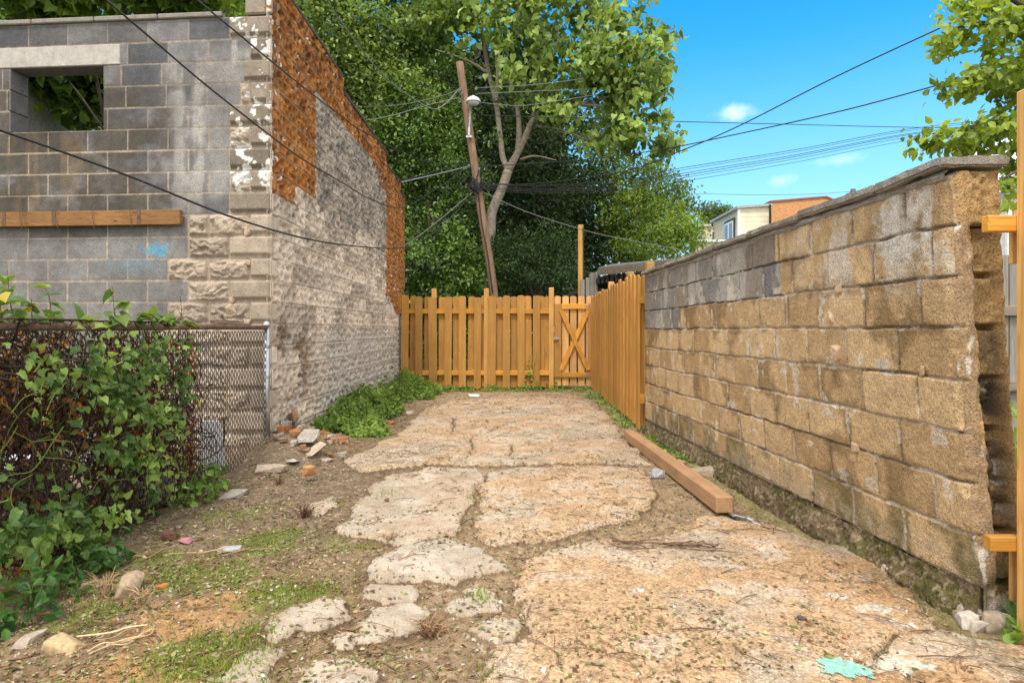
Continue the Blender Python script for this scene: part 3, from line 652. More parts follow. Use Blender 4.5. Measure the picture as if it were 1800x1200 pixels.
# ---------------------------------------------------------------- block wall on the right
wall = thing('block_wall', 'low tan cinder block wall with grey upper blocks and concrete coping along the right side', 'wall', (1.79, 2.56, 0))
Y0, Y1 = 2.56, 7.42
zt = 1.77; ZB = .146
def RW(y, z, n): # y along, z, n outwards (towards -x)
    lean = -.075 * ss(z, .1, 1.8) * np.clip(1 - (y - Y0) / 4.0, 0, 1) + .035 * np.clip(1 - (y - Y0) / 4.0, 0, 1) * ss(-z, -.9, 0)
    return np.stack([WALLX(y) + lean - n, y, z], -1)
yy = [Y0]
while yy[-1] < Y1: yy.append(yy[-1] + .0020 * yy[-1])
yy = np.array(yy); zs = np.arange(ZB - .005, zt + .002, .0048)
y, z = np.meshgrid(yy, zs, indexing='ij'); s = y - Y0
wob = .010 * (fbm(s * 1.7, z * 0 + .5, seed=101, o=2) - .5) + .010 * (vn(s * 9, z * 7, seed=102) - .5)
zz = z + wob; nc = np.clip(np.floor((zz - ZB) / .203), 0, 7).astype(int); fz = zz - ZB - nc * .203
offs = np.array([.0, .22, .02, .17, .05, .21, .30, .13])[nc]
sj = s + offs + .014 * (vn(z * 8, nc * 3.3, seed=103) - .5); bi = np.floor(sj / .405); jit = .05 * (_h(bi, nc, nc * 0, 25) - .5)
fs = sj - bi * .405
du = np.minimum(fs, .405 - fs); dz = np.minimum(fz, .203 - fz); de = np.minimum(du, dz)
de = de + .006 * (fbm(s * 40, z * 40, seed=104, o=2) - .5)
bid = _h(bi, nc, nc * 0, 26); bid2 = _h(bi, nc, nc * 0, 27)
filled = vn(s * 2.2, z * 5, seed=105)                         # where mortar fills the joint flush
jd = np.where(dz < du, 1.0, .7)
raked = np.where(filled > .42, .3, 1.0)
prof = ss(de, .001, .010)
h = (.010 * prof + (bid - .5) * .007) - .006 * raked * (1 - prof)
h = h + .004 * (fbm(s * 60, z * 60, seed=106, o=2) - .5) + .003 * (fbm(s * 6, z * 6, seed=107) - .5)
endchip = ss(-s, -.05, 0) * ss(fbm(s * 14, z * 9, seed=108), .4, .6); h = h - .018 * endchip
na = fbm(s * .9, z * 1.4, seed=111); nb = fbm(s * 4.5, z * 4.5, seed=112); n3_ = fbm(s * 24, z * 24, seed=113, o=3); vs = fbm(s * 4.5 + .6 * fbm(s * 8, z * 8, seed=118), z * 1.3, seed=114)
c = lerp(np.array((.42, .285, .150)), np.array((.57, .41, .232)), ss(bid * .7 + .3 * bid2, .15, .85)[..., None])
c = c * (.86 + .28 * nb)[..., None]
fg = ss(s, 1.5, 1.52)                                          # grey replaced blocks : top two courses of the far part, three near the far end
tonef = bid2 * .55 + .45 * _h(bi + 3, nc, nc * 0, 29)
gmask = ((nc >= 6) & (s > 1.47 + .06 * (nc == 7))) | ((nc == 5) & (s > 3.55))
gcol = lerp(np.array((.145, .145, .15)), np.array((.32, .295, .265)), tonef[..., None]); c = np.where(gmask[..., None], gcol * (.8 + .4 * nb)[..., None], c)
c = mixc3(c, (.27, .19, .12), gmask * ss(bid, .55, .8) * .4)
c = mixc3(c, (.135, .085, .032), ss(nb + .35 * (vs - .5) + .16 * ss(-de, -.055, -.005) + .12 * (bid2 - .5), .53, .74) * .60 * (~gmask))   # damp dark stains, stronger along edges
c = mixc3(c, (.13, .085, .035), ss(-s, -.9, 0) * ss(nb, .35, .65) * .15)
c = mixc3(c, (.60, .57, .53), ss(vs + .30 * (nb - .5) + .25 * (n3_ - .5), .43, .62) * ss(z, 1.22, 1.55) * ss(-s, -1.5, -.6) * .85)   # lime bloom under the coping
c = mixc3(c, (.50, .48, .45), gmask * ss(vs, .50, .64) * .55)
c = mixc3(c, (.60, .54, .46), ss(fbm(s * 9, z * 10, seed=116) + .10 * ss(-de, -.03, 0), .70, .76) * .7)
c = mixc3(c, (.15, .135, .06), ss(-z, -.5, -.2) * ss(nb, .38, .58) * .65)
c = mixc3(c, (.36, .32, .27), ss(-z, -.32, -.16) * ss(n3_, .45, .6) * .5)
jm = 1 - ss(de, .002, np.where(du < dz, .015, .011)); jc = np.where((filled > .42)[..., None], np.array((.43, .34, .245)), np.array((.22, .165, .11))) * (.7 + .6 * n3_)[..., None]
jc = np.where(gmask[..., None], np.array((.13, .12, .11)), jc)
jc = mixc3(jc, (.62, .58, .52), ss(fbm(s * 12, z * 12, seed=117, o=3), .57, .63) * .75)
c = c * (1 - jm[..., None]) + jc * jm[..., None]
c = c * (.86 + .28 * n3_)[..., None]
edge_h = (zs.copy(), h[0].copy())
V = RW(y, z, h).reshape(-1, 3); Q = grid_faces(len(yy), len(zs))[:, ::-1]
mesh_np('block_face', V, None, Q, M_wall, wall, c.reshape(-1, 3), True)
# broken near end: mortar smear, then ragged open block cores
zs = np.arange(.0, zt + .002, .0075); ns = np.arange(0, .1951, .0055)
k, z = np.meshgrid(ns, zs, indexing='ij')
nc = np.floor((z - ZB) / .203); fz = (z - ZB) - nc * .203; dz = np.minimum(fz, .203 - fz)
nb = fbm(k * 12, z * 9, seed=121); n3_ = fbm(k * 40, z * 40, seed=122, o=3); nr = fbm(k * 5, z * 7, seed=123)
smear = ss(.07 + .05 * (nr - .5) - k, -.006, .006)
open_ = ss(k, .075, .10) * ss(.19 - k, 0, .03)
brk = ss(fbm(k * 9, z * 5.5, seed=124) + .18 * np.isin(nc, [1, 2, 3, 4]), .46, .56)
cdp = np.array([.05, .02, .07, .08, .03, .015, .04, .0])[np.clip(nc, 0, 7).astype(int)]
dep = .012 * smear * ss(k, 0, .02) + (-.014 - cdp * .45 - .035 * brk * np.isin(nc, [1, 2, 3]) - .05 * ss(-dz, -.016, -.006)) * open_ * (nc < 7) + .014 * (nb - .5) + .022 * (n3_ - .5) * (1 - smear)
dep = dep * ss(k, -.001, .018); dep = dep - .04 * ss(-z, -.20, -.12) * nb * ss(k, 0, .03)
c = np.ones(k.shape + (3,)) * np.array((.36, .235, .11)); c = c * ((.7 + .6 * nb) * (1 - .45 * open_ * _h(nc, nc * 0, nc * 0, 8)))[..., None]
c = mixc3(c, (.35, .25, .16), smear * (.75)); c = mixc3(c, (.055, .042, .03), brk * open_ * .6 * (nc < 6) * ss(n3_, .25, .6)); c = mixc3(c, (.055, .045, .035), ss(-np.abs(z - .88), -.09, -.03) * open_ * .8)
c = mixc3(c, (.62, .58, .52), ss(fbm(k * 16, z * 9, seed=125), .62, .68) * ss(-k, -.09, -.02) * .9)
c = mixc3(c, (.48, .42, .36), ss(-z, -.22, -.1) * ss(n3_, .45, .6)); c = mixc3(c, (.10, .10, .03), ss(-z, -.3, -.12) * ss(nb, .4, .6) * .6)
c = mixc3(c, (.42, .27, .12), (nc >= 7) * (1 - .5 * nb))
c = c * (.75 + .5 * n3_)[..., None]
rf, rc = worley(k / .05 + .3 * nb, z / .058, seed=127); rz = np.isin(nc, [1, 2, 3]) * open_ * brk; dep = dep + (.055 * (.55 - rf)) * rz; c = mixc3(c, (.30, .27, .23), rz * (rc > .6) * .7); c = mixc3(c, (.05, .045, .04), rz * (rc < .3) * .55)
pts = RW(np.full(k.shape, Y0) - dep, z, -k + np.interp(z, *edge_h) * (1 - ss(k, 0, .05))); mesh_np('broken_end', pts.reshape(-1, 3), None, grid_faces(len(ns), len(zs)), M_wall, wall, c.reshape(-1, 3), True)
# back and top of the wall body
V = []
for y_ in (Y0 + .12, Y1):
    for n_ in (-.022, -.195):
        for z_ in (-.1, zt - .004): V.append(RW(np.array(y_), np.array(z_), n_))
mesh_np('wall_core', np.array(V), None, [(0, 1, 3, 2), (4, 6, 7, 5), (0, 4, 5, 1), (2, 3, 7, 6), (0, 2, 6, 4), (1, 5, 7, 3)], M_wall, wall, np.full((8, 3), (.16, .11, .06)))
zk = np.linspace(-.05, zt - .012, 24); V = []
for z_ in zk:
    for y_, n_ in ((Y0 + .03, -.006), (Y0 + .03, -.062), (Y0 + .2, -.062), (Y0 + .2, -.006)): V.append(RW(np.array(y_), np.array(z_), n_))
mesh_np('end_core', np.array(V), None, [(i * 4 + j, i * 4 + (j + 1) % 4, i * 4 + 4 + (j + 1) % 4, i * 4 + 4 + j) for i in range(23) for j in range(4)], M_wall, wall, np.full((96, 3), (.26, .19, .12)))
# footing with moss
ya = np.array(yy); ta = np.linspace(0, 1, 26)
y, t_ = np.meshgrid(ya, ta, indexing='ij'); s = y - Y0
pr = .048 + .03 * (fbm(s * 3, t_ * 0, seed=131) - .5)
x_n = .022 * (fbm(s * 70, t_ * 14, seed=138, o=2) - .5) * ss(s, 0, .1) + pr * ss(1 - t_, -.1, .75) * ss(s, -.02, .16) + .03 * (fbm(s * 9, t_ * 3, seed=132) - .5) + .012 * (fbm(s * 40, t_ * 8, seed=133, o=2) - .5)
zf = -.06 + (ZB + .055) * t_ + .018 * (fbm(s * 8, t_ * 4, seed=134) - .5)
nb = fbm(s * 5, t_ * 2, seed=135); n3_ = fbm(s * 25, t_ * 6, seed=136, o=3)
c = mixc3(np.ones(y.shape + (3,)) * np.array((.16, .115, .065)), (.085, .085, .022), ss(nb + .5 * (n3_ - .5) + .06 * ss(-s, -1.5, -.2), .42, .66) * .75); c = mixc3(c, (.36, .29, .21), ss(fbm(s * 45, t_ * 9, seed=137, o=3), .56, .66) * .55) * (.6 + .8 * n3_)[..., None]
mesh_np('footing', RW(y, zf, np.maximum(x_n, -.01)).reshape(-1, 3), None, grid_faces(*y.shape)[:, ::-1], M_wall, wall, c.reshape(-1, 3), True)
# coping stones
yc = Y0 - .03; kk = 0
while yc < Y1 - .1:
    ln = .62 + .15 * random.random() if kk else .46; ye = min(yc + ln, Y1 + .02)
    bm = bmesh.new(); bmesh.ops.create_cube(bm, size=1)
    tilt = .012 * (random.random() - .5)
    for v_ in bm.verts:
        ly = yc + .006 if v_.co.y < 0 else ye - .004; zq = zt + .006 + (.038 if v_.co.z > 0 else 0) + (tilt if v_.co.y < 0 else -tilt) + .004 * random.random() + .004 * (kk == 0) * (v_.co.z > 0)
        nn = .05 + .012 * random.random() if v_.co.x < 0 else -.215
        p_ = RW(np.array(ly), np.array(min(zq, 1.8)), nn); v_.co = Vector((float(p_[0]), ly, zq))
    bmesh.ops.bevel(bm, geom=list(bm.edges), offset=.009, segments=2, affect='EDGES'); bmesh.ops.subdivide_edges(bm, edges=[e for e in bm.edges if e.calc_length() > .03], cuts=9, use_grid_fill=True); bmesh.ops.triangulate(bm, faces=list(bm.faces))
    V_, T_, Q_ = bm_np(bm); bm.free(); nn_ = fbm(V_[:, 0] * 16, V_[:, 1] * 16, V_[:, 2] * 16, seed=150) - .5; n5 = fbm(V_[:, 0] * 45, V_[:, 1] * 45, V_[:, 2] * 45, seed=151, o=2) - .5; V_[:, 2] += .022 * nn_ + .007 * n5; V_[:, 0] += .030 * nn_ + .012 * n5
    mb = MB().add(V_, T_, Q_); mb.build('coping_stone', M_cope, wall, False, np.array((1.7, yc, zt))); yc = ye; kk += 1
# mortar bed under the coping, squeezed out
y, t_ = np.meshgrid(ya, np.linspace(0, 1, 12), indexing='ij'); s = y - Y0
nn = .022 + .030 * (fbm(s * 7, t_ * 2, seed=141) - .5) - .03 * (t_ - .5) ** 2 * 4 * .4
mesh_np('mortar_bed', RW(y, zt - .03 + .039 * t_, nn).reshape(-1, 3), None, grid_faces(*y.shape)[:, ::-1], M_wall, wall, (np.ones(y.shape + (3,)) * np.array((.30, .28, .25)) * (.6 + .8 * fbm(s * 20, t_ * 5, seed=142))[..., None]).reshape(-1, 3), True)
lm = MB()
for (yy_, zz_, sz) in ((3.42, 1.03, .09), (3.45, 1.22, .07), (3.36, 1.36, .06), (3.3, .56, .06), (2.75, .98, .05), (3.33, .50, .05)):
    V_, T_, Q_ = hull_np(int(zz_ * 1000 + 3), 18, (sz * .5, sz, sz)); p_ = RW(np.array(yy_), np.array(zz_), .01); MB().add(V_ + p_, T_, Q_, (.46, .33, .22)).build('mortar_lump', M_stone, wall)

# ---------------------------------------------------------------- stained picket fences and gate
FD = 12.8; SCL = F / FD
def fx(px): return (px - CX) / SCL
def fz_(py): return CAMH - (py - HY) / SCL
def picket_mesh(name, wd, ht, th, mat, rnd=.035):
    pts = [(-wd / 2, 0), (wd / 2, 0), (wd / 2, ht - rnd)]
    for a in np.linspace(0, math.pi, 9)[1:-1]: pts.append((wd / 2 * math.cos(a) if True else 0, ht - rnd + rnd * math.sin(a) ** .7))
    pts.append((-wd / 2, ht - rnd)); bm = bmesh.new()
    f = bm.faces.new([bm.verts.new((x, -th / 2, z)) for x, z in pts]); r = bmesh.ops.extrude_face_region(bm, geom=[f])
    for v_ in [e for e in r['geom'] if isinstance(e, bmesh.types.BMVert)]: v_.co.y += th
    bmesh.ops.recalc_face_normals(bm, faces=list(bm.faces))
    me = bpy.data.meshes.new(name); bm.to_mesh(me); bm.free(); me.materials.append(mat); return me
PK = picket_mesh('picket', .138, 1.78, .018, M_wood); PKW = picket_mesh('picket', .16, 1.78, .018, M_wood); PKG = picket_mesh('picket', .125, 1.76, .018, M_woodgate)
def put(me, name, parent, loc, rz=0, ry=0, sz=1):
    o = bpy.data.objects.new(name, me); link(o, parent, loc); o.rotation_euler = (0, ry, rz); o.scale = (1, 1, sz); return o
def post_mesh(wd, ht, mat):
    V_ = MB().box((-wd / 2, -wd / 2, 0), (wd / 2, wd / 2, ht), None, .006); me = V_.build('post', mat, None, False).data
    o = [o for o in SC.objects if o.data == me][0]; bpy.data.objects.remove(o); return me
PM = post_mesh(.095, 1, M_post)
bf = thing('picket_fence', 'orange-stained shadowbox picket fence across the far end of the yard', 'fence', (fx(833), FD, 0))
for i, px in enumerate((712, 736.6, 762, 787.6, 813, 839, 864, 890, 916, 942)):
    zb = .02 + random.uniform(-.02, .03); put(PKW if i in (2, 6) else PK, 'picket', bf, (fx(px), FD - .045, zb), 0, R(random.uniform(-.5, .5)), 1 + random.uniform(-.006, .006))
for px in (726, 751.5, 777, 802.5, 828, 851, 878, 903.5, 929, 952, 963):
    put(PK, 'picket', bf, (fx(px), FD + .045, .02 + random.uniform(-.02, .03)), 0, R(random.uniform(-.5, .5)))
for py in (547, 655):
    MB().box((fx(703), FD - .034, fz_(py) - .045), (fx(966), FD + .034, fz_(py) + .045), None, .004).build('rail', M_woodh, bf, False, np.array((fx(833), FD, fz_(py))))
for px, tp in ((763, 507.5), (855, 507), ):
    put(PM, 'post', bf, (fx(px), FD + .0, -.08), 0, 0, fz_(tp) + .08)
put(PM, 'post', bf, (fx(969), FD - .01, -.08), 0, 0, fz_(505.5) + .08)
PO = post_mesh(.09, 1, M_oldwood); o = put(PO, 'post', bf, (fx(699.5), FD - .005, -.08), 0, 0, 1.62); o['label'] = 'grey weathered post at the wall'
MB().box((fx(694), FD - .075, fz_(544)), (fx(706), FD - .055, fz_(521)), None, .003).build('nailer_board', M_woodh, bf, False, np.array((fx(700), FD, 1.6)))

gt = thing('wooden_gate', 'small picket gate with an X brace in the far right corner', 'gate', (fx(1008), FD, 0))
for px in (980.5, 994, 1008, 1022, 1036): put(PKG, 'picket', gt, (fx(px), FD + .03, .06), 0, R(random.uniform(-.3, .3)))
gx0, gx1 = fx(974.2), fx(1042.5)
for p1, p0 in ((543, 534), (662.5, 654)): MB().box((gx0 + .145, FD - .02, fz_(p1)), (gx1 - .10, FD + .018, fz_(p0)), None, .003).build('frame_rail', M_woodh, gt, False, np.array((fx(1008), FD, 1)))
for a, b_ in ((gx0, gx0 + .142), (gx1 - .098, gx1)): MB().box((a, FD - .02, fz_(662.5)), (b_, FD + .018, fz_(534)), None, .003).build('frame_stile', M_wood, gt, False, np.array((a, FD, .2)))
def brace(p, q, yoff):
    p = np.array(p); q = np.array(q); d = q - p; L_ = np.hypot(*d); t_ = d / L_; nn = np.array((-t_[1], t_[0])) * .042
    V_ = []
    for yv in (FD - .026 + yoff, FD + .010 + yoff):
        for e in (p - nn, p + nn, q + nn, q - nn): V_.append((e[0], yv, e[1]))
    return mesh_np('brace', V_, None, [(0, 1, 2, 3), (7, 6, 5, 4), (0, 4, 5, 1), (1, 5, 6, 2), (2, 6, 7, 3), (3, 7, 4, 0)], M_wood, gt, None, False, None, np.array((p[0], FD, p[1])))
brace((fx(986), fz_(545)), (fx(1034), fz_(650)), -.014); brace((fx(1034), fz_(545)), (fx(986), fz_(650)), 0)
def hinge(zv):
    m_ = MB(); m_.box((gx1 - .14, FD - .0245, zv - .012), (gx1 + .0, FD - .021, zv + .012)); m_.box((gx1 - .02, FD - .034, zv - .035), (gx1 + .035, FD - .021, zv + .035), None, .003); m_.build('hinge', M_zinc, gt)
hinge(fz_(537.5)); hinge(fz_(658))
m_ = MB(); m_.box((gx0 - .01, FD - .05, fz_(597)), (gx0 + .085, FD - .021, fz_(593)), None, .003).box((gx0 + .03, FD - .06, fz_(599)), (gx0 + .05, FD - .021, fz_(591)), None, .003); m_.tube([(gx0 + .04, FD - .055, fz_(595)), (gx0 + .04, FD - .09, fz_(595)), (gx0 + .09, FD - .09, fz_(596))], .009, 6)
m_.build('latch', M_zinc, gt)

sf = thing('picket_fence', 'orange-stained picket fence running from the gate to the block wall', 'fence', (1.55, 10, 0))
def sfx(y): return 1.585 - (y - 7.4) * -.0
def sfx(y): return 1.49 + (y - 7.4) * .0185
yv = 7.52; i = 0
while yv < 12.75:
    put(PK, 'picket', sf, (sfx(yv) - .045, yv, .03 + random.uniform(-.02, .03)), R(90 + 1), 0, 1 + random.uniform(-.01, .006)); put(PK, 'picket', sf, (sfx(yv) + .045, yv + .143, .03 + random.uniform(-.02, .03)), R(90 + 1)); yv += .284
for zv in (.36, 1.50):
    V_ = []
    for y_ in (7.46, 12.74):
        for dx in (-.034, .034):
            for dz_ in (-.045, .045): V_.append((sfx(y_) + dx, y_, zv + dz_))
    mesh_np('rail', V_, None, [(0, 1, 3, 2), (4, 6, 7, 5), (0, 4, 5, 1), (2, 3, 7, 6), (0, 2, 6, 4), (1, 5, 7, 3)], M_woody, sf, None, False, None, np.array((1.55, 10, zv)))
for y_, zt_ in ((7.72, 1.95), (9.15, 1.96), (11.15, 1.97), (12.86, 1.9)): put(PM, 'post', sf, (sfx(y_) + .13, y_, -.08), 0, 0, zt_ + .08)

# near right fence: post with sawn rails
nf_ = thing('fence_section', 'new unfinished wooden fence post with two sawn rails at the right edge', 'fence', (1.86, 2.33, 0))
PX0 = (1786 - CX) / F * 2.42
MB().box((PX0, 2.33, -.05), (PX0 + .092, 2.42, CAMH + (HY - 146) / F * 2.33), None, .004).build('post', M_post, nf_, False, np.array((1.85, 2.33, .3)))
def rail(z0, z1, xa):
    MB().box((xa, 2.42, z0), (xa + 1.3, 2.459, z1), None, .003).build('rail', M_woodh, nf_, False, np.array((1.9, 2.4, z0)))
rail(1.515, 1.575, (1731 - CX) / F * 2.44); rail(.33, .385, (1735 - CX) / F * 2.44)
xa = (1776 - CX) / F * 2.47
MB().box((xa, 2.462, 1.40), (xa + .14, 2.48, 1.536), None, .002).build('cleat', M_post, nf_, False, np.array((1.9, 2.4, 1.4)))
MB().box((xa, 2.462, .13), (xa + .14, 2.48, .345), None, .002).build('cleat', M_post, nf_, False, np.array((1.9, 2.4, .1)))

# old grey fence beyond the wall
of = thing('board_fence', 'old grey weathered board fence behind the right fence post', 'fence', (3.3, 4.6, 0))
for i in range(14):
    x_ = 3.05 + i * .15; MB().box((x_, 4.6, -.05), (x_ + .142, 4.62, 1.66 + .02 * random.random()), None, .002).build('board', M_oldwood, of, False, np.array((x_, 4.6, 0)))
for zv in (1.25, .72, .2): MB().box((3.0, 4.56, zv), (5.2, 4.598, zv + .07), None, .003).build('rail', M_oldwoodh, of, False, np.array((3.5, 4.6, zv)))

# ---------------------------------------------------------------- chain link fence on the left
FXC = -2.25
cf = thing('chain_link_fence', 'rusty chain-link fence running from the building corner past the left edge', 'fence', (FXC, 6.0, 0))
YA, YB, FT = 1.7, 5.98, 1.16
g_ = np.linspace(YA, YB, 200)
cell = .064; half = cell / 2
wires = MB(); ncol = int((YB - YA) / half)
ks = np.arange(int((FT - .02) / half) + 1)
for i in range(ncol + 1):
    y_ = YA + i * half
    zc = .02 + ks * half; ya_ = y_ + np.where((ks + i) % 2 == 0, 0, half * 1.04)
    yv = np.clip(ya_, YA, YB); sag = .012 * (vn(yv * 3, zc * 3, seed=3) - .5) + .03 * (fbm(yv * 1.2, zc * 1.5, seed=4) - .5) * ss(-zc, -.9, -.3)
    wires.tube(np.stack([FXC + sag + .004 * np.where((ks + i) % 2 == 0, 1, -1), yv, zc], 1), .0032, 4, None, False)
wires.build('wire_mesh', M_galv, cf)
MB().tube([(FXC, YA, FT + .012), (FXC + .004, 3.5, FT + .004), (FXC - .003, 4.8, FT + .014), (FXC, YB, FT + .012)], .021, 10).build('top_rail', M_rust, cf, True)
po = MB(); po.tube([(FXC, YB + .02, -.1), (FXC, YB + .02, 1.19)], .030, 14); po.build('post', M_zinc, cf, True)
pc = MB(); pc.tube([(FXC, YB + .02, 1.185), (FXC, YB + .02, 1.20), (FXC, YB + .02, 1.222), (FXC, YB + .02, 1.235)], [.035, .036, .028, .008], 14); pc.build('post_cap', M_zinc, cf, True)
for zv in (1.0, .72, .42, .16): MB().tube([(FXC, YB + .02, zv - .012), (FXC, YB + .02, zv + .012)], .034, 14).build('tension_band', M_zinc, cf)
MB().tube(smooth_path([(FXC - .15, 5.3, 1.2), (FXC - .15, 5.7, 1.195), (FXC - .13, 5.9, 1.19)], 4), .02, 8).build('loose_pipe', M_rust, cf, True)

# things behind the chain link
pb = MB(); bm = bmesh.new(); bmesh.ops.create_cube(bm, size=1)
for v_ in bm.verts: v_.co = Vector((v_.co.x * .17, v_.co.y * .02, (v_.co.z + .5) * .42))
bmesh.ops.bevel(bm, geom=[e for e in bm.edges if abs(e.verts[0].co.y - e.verts[1].co.y) > .01], offset=.02, segments=3, affect='EDGES'); V_, T_, Q_ = bm_np(bm); bm.free()
a = R(12); V_ = V_ @ np.array([[1, 0, 0], [0, math.cos(a), math.sin(a)], [0, -math.sin(a), math.cos(a)]])
tag(mesh_np('plastic_sheet', V_ + np.array((-2.36, 5.2, 0.03)), T_, Q_, M_white, None, None, False, None, np.array((-2.36, 5.2, .03))), 'white plastic panel standing behind the chain-link fence', 'panel')
# white basin : lathe, oval
prof = [(.05, 0.03), (.24, .0), (.34, .06), (.40, .30), (.42, .40), (.47, .42), (.475, .44), (.44, .445), (.40, .42), (.36, .30), (.30, .09), (.02, .06)]
V_ = []; nseg = 36
for r_, z_ in prof:
    for j in range(nseg): aa = 2 * math.pi * j / nseg; V_.append((-2.95 + r_ * .95 * math.cos(aa), 3.55 + r_ * 1.05 * math.sin(aa), z_ + .01))
Q_ = [(i * nseg + j, i * nseg + (j + 1) % nseg, (i + 1) * nseg + (j + 1) % nseg, (i + 1) * nseg + j) for i in range(len(prof) - 1) for j in range(nseg)]
tag(mesh_np('basin', V_, None, Q_, M_white, None, None, True, None, np.array((-2.95, 3.55, 0))), 'white plastic basin on the ground behind the vines at left', 'basin')
bd = MB().box((-3.35, 3.75, .66), (-2.62, 3.85, .75), None, .005); bd.box((-3.3, 3.9, .0), (-3.2, 4.0, .66)); bd.box((-2.75, 3.74, .0), (-2.67, 3.86, .66))
tag(bd.build('sawhorse', M_woodh, None, False, np.array((-3, 3.8, 0))), 'orange wooden trestle half hidden behind the vines at left', 'trestle')
V_, T_, Q_ = hull_np(5, 40, (.34, .42, .22), .25); tag(mesh_np('concrete_block', V_ + np.array((-2.46, 4.25, .10)), T_, Q_, M_cope, None, None, False, None, np.array((-2.46, 4.25, 0))), 'grey concrete block lying behind the foot of the chain-link fence', 'block')

# ---------------------------------------------------------------- foliage
def leafcloud(pos, nrm, ln, cols, tpl=LEAF4, droop=.25, aspect=1.0, r=None, dirs=None):
    r = r or rng; n_ = len(pos)
    d = r.normal(size=(n_, 3)) if dirs is None else dirs + r.normal(size=(n_, 3)) * .5
    d[:, 2] -= droop
    X, Y, Z = frames(d, nrm + 1e-3)
    s_ = ln * r.uniform(.65, 1.25, n_); S = np.stack([s_ * aspect, s_, s_], 1)
    V, T, Q = inst(*tpl, pos, X, Y, Z, S); k = len(tpl[0]); return V, T, Q, np.repeat(cols, k, 0)
def crown_pts(blobs, nclump, nleaf, cr, seed, shell=.5, flat=.7):
    r = np.random.default_rng(seed); P_, N_, CF = [], [], []
    tot = sum(b[3] * b[4] + b[4] * b[5] + b[3] * b[5] for b in blobs)
    for b in blobs:
        c_, rr = np.array(b[:3]), np.array(b[3:6]); wt = (rr[0] * rr[1] + rr[1] * rr[2] + rr[0] * rr[2]) / tot
        m_ = max(3, int(nclump * wt)); d = unit(r.normal(size=(m_, 3))); rad = (shell + (1 - shell) * r.random(m_) ** .6)[:, None] * (1 + .18 * r.normal(size=(m_, 1)))
        cc_ = c_ + d * rr * rad; size = cr * r.uniform(.6, 1.3, m_)
        for i in range(m_):
            k = max(4, int(nleaf * (size[i] / cr) ** 2 * r.uniform(.7, 1.3))); o_ = r.normal(size=(k, 3)) * size[i] * np.array((1, 1, flat)) * .55
            P_.append(cc_[i] + o_); N_.append(unit(d[i] * .55 + np.array((0, 0, .75)) + r.normal(size=(k, 3)) * .55)); CF.append(np.full(k, r.random()))
    return np.concatenate(P_), np.concatenate(N_), np.concatenate(CF), r
def leafcol(cf, r, dark, light, yellow=None):
    n_ = len(cf); t_ = np.clip(cf ** 1.4 * .95 + r.normal(size=n_) * .15 + .05, 0, 1)[:, None]; c_ = np.array(dark) + (np.array(light) - np.array(dark)) * t_
    if yellow is not None: m_ = r.random(n_) < .05; c_[m_] = np.array(yellow)
    return c_ * r.uniform(.85, 1.15, n_)[:, None]
def tree(name, label, base, blobs, nclump, nleaf, cr, ln, dark, light, seed, mat=None, trunk=None, barkm=None, tpl=LEAF4, shell=.5, droop=.25, tr=.2, aspect=1.0, group=None, yellow=None):
    t_ = thing(name, label, 'tree' if 'tree' in name else name.replace('_', ' '), base, group)
    Pp, Nn, cf, r = crown_pts(blobs, nclump, nleaf, cr, seed, shell)
    ok = Pp[:, 2] > .05; Pp, Nn, cf = Pp[ok], Nn[ok], cf[ok]
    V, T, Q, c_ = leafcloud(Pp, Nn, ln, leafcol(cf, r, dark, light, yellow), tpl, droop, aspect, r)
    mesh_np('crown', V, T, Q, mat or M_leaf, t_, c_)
    m_ = MB()
    if trunk is None:
        top_ = np.mean([b[:3] for b in blobs], 0); b0 = np.array(base, float); b0[2] -= .1
        path = smooth_path([b0, b0 * .6 + top_ * .4 + r.normal(size=3) * .1, top_], 5); m_.tube(path, np.linspace(tr, tr * .35, len(path)), 8)
        for b in blobs:
            j = path[int(len(path) * r.uniform(.35, .9))]; e = np.array(b[:3]); pth = smooth_path([j, (j + e) / 2 + np.array((0, 0, .15)), e], 4); m_.tube(pth, np.linspace(tr * .4, tr * .08, len(pth)), 6)
    else:
        for pts, r0, r1 in trunk: pth = smooth_path(pts, 6); m_.tube(pth, np.linspace(r0, r1, len(pth)), 9)
    m_.build('trunk', barkm or M_barkd, t_, True); return t_

DG, LG = (.014, .034, .008), (.055, .115, .018)
B = lambda px, py, d, rx, ry, rz: (*P(px, py, d), rx, ry, rz)
tree('evergreen_tree', 'tall dense dark green tree behind the side wall of the building', P(600, 660, 17),
     [B(560, 90, 17, 1.7, 1.3, 1.6), B(650, 40, 18, 1.7, 1.3, 1.8), B(640, 180, 17, 1.5, 1.2, 1.5), B(560, -60, 18, 2., 1.5, 1.6), B(700, 120, 18, 1.4, 1.2, 1.6), B(460, 0, 18.5, 1.9, 1.3, 1.4), B(740, 0, 18.5, 1.4, 1.2, 1.5)], 520, 82, .46, .125, (.032, .075, .014), (.32, .46, .10), 201, None, None, None, LEAF4, .6, .2, .2, 1.0, None, (.34, .44, .14))
tree('ivy_tree', 'broad ivy-covered tree mass behind the fence left of the utility pole', P(760, 660, 16.4),
     [B(740, 250, 16.8, 1.1, .9, 1.3), B(800, 330, 17.2, 1.0, .8, 1.3), B(735, 390, 16.4, 1.0, .8, 1.1), B(790, 460, 16.2, 1.0, .8, 1.0), B(720, 500, 15.6, .9, .7, 1.0), B(700, 300, 17., 1.0, .8, 1.3), B(845, 480, 17.0, .7, .6, 1.0), B(770, 170, 17.6, 1.0, .8, 1.0), B(760, 560, 15.8, 1.1, .7, 1.0)], 560, 60, .34, .105, (.02, .05, .010), (.20, .37, .055), 202, M_leafg, None, None, LEAF4, .65)
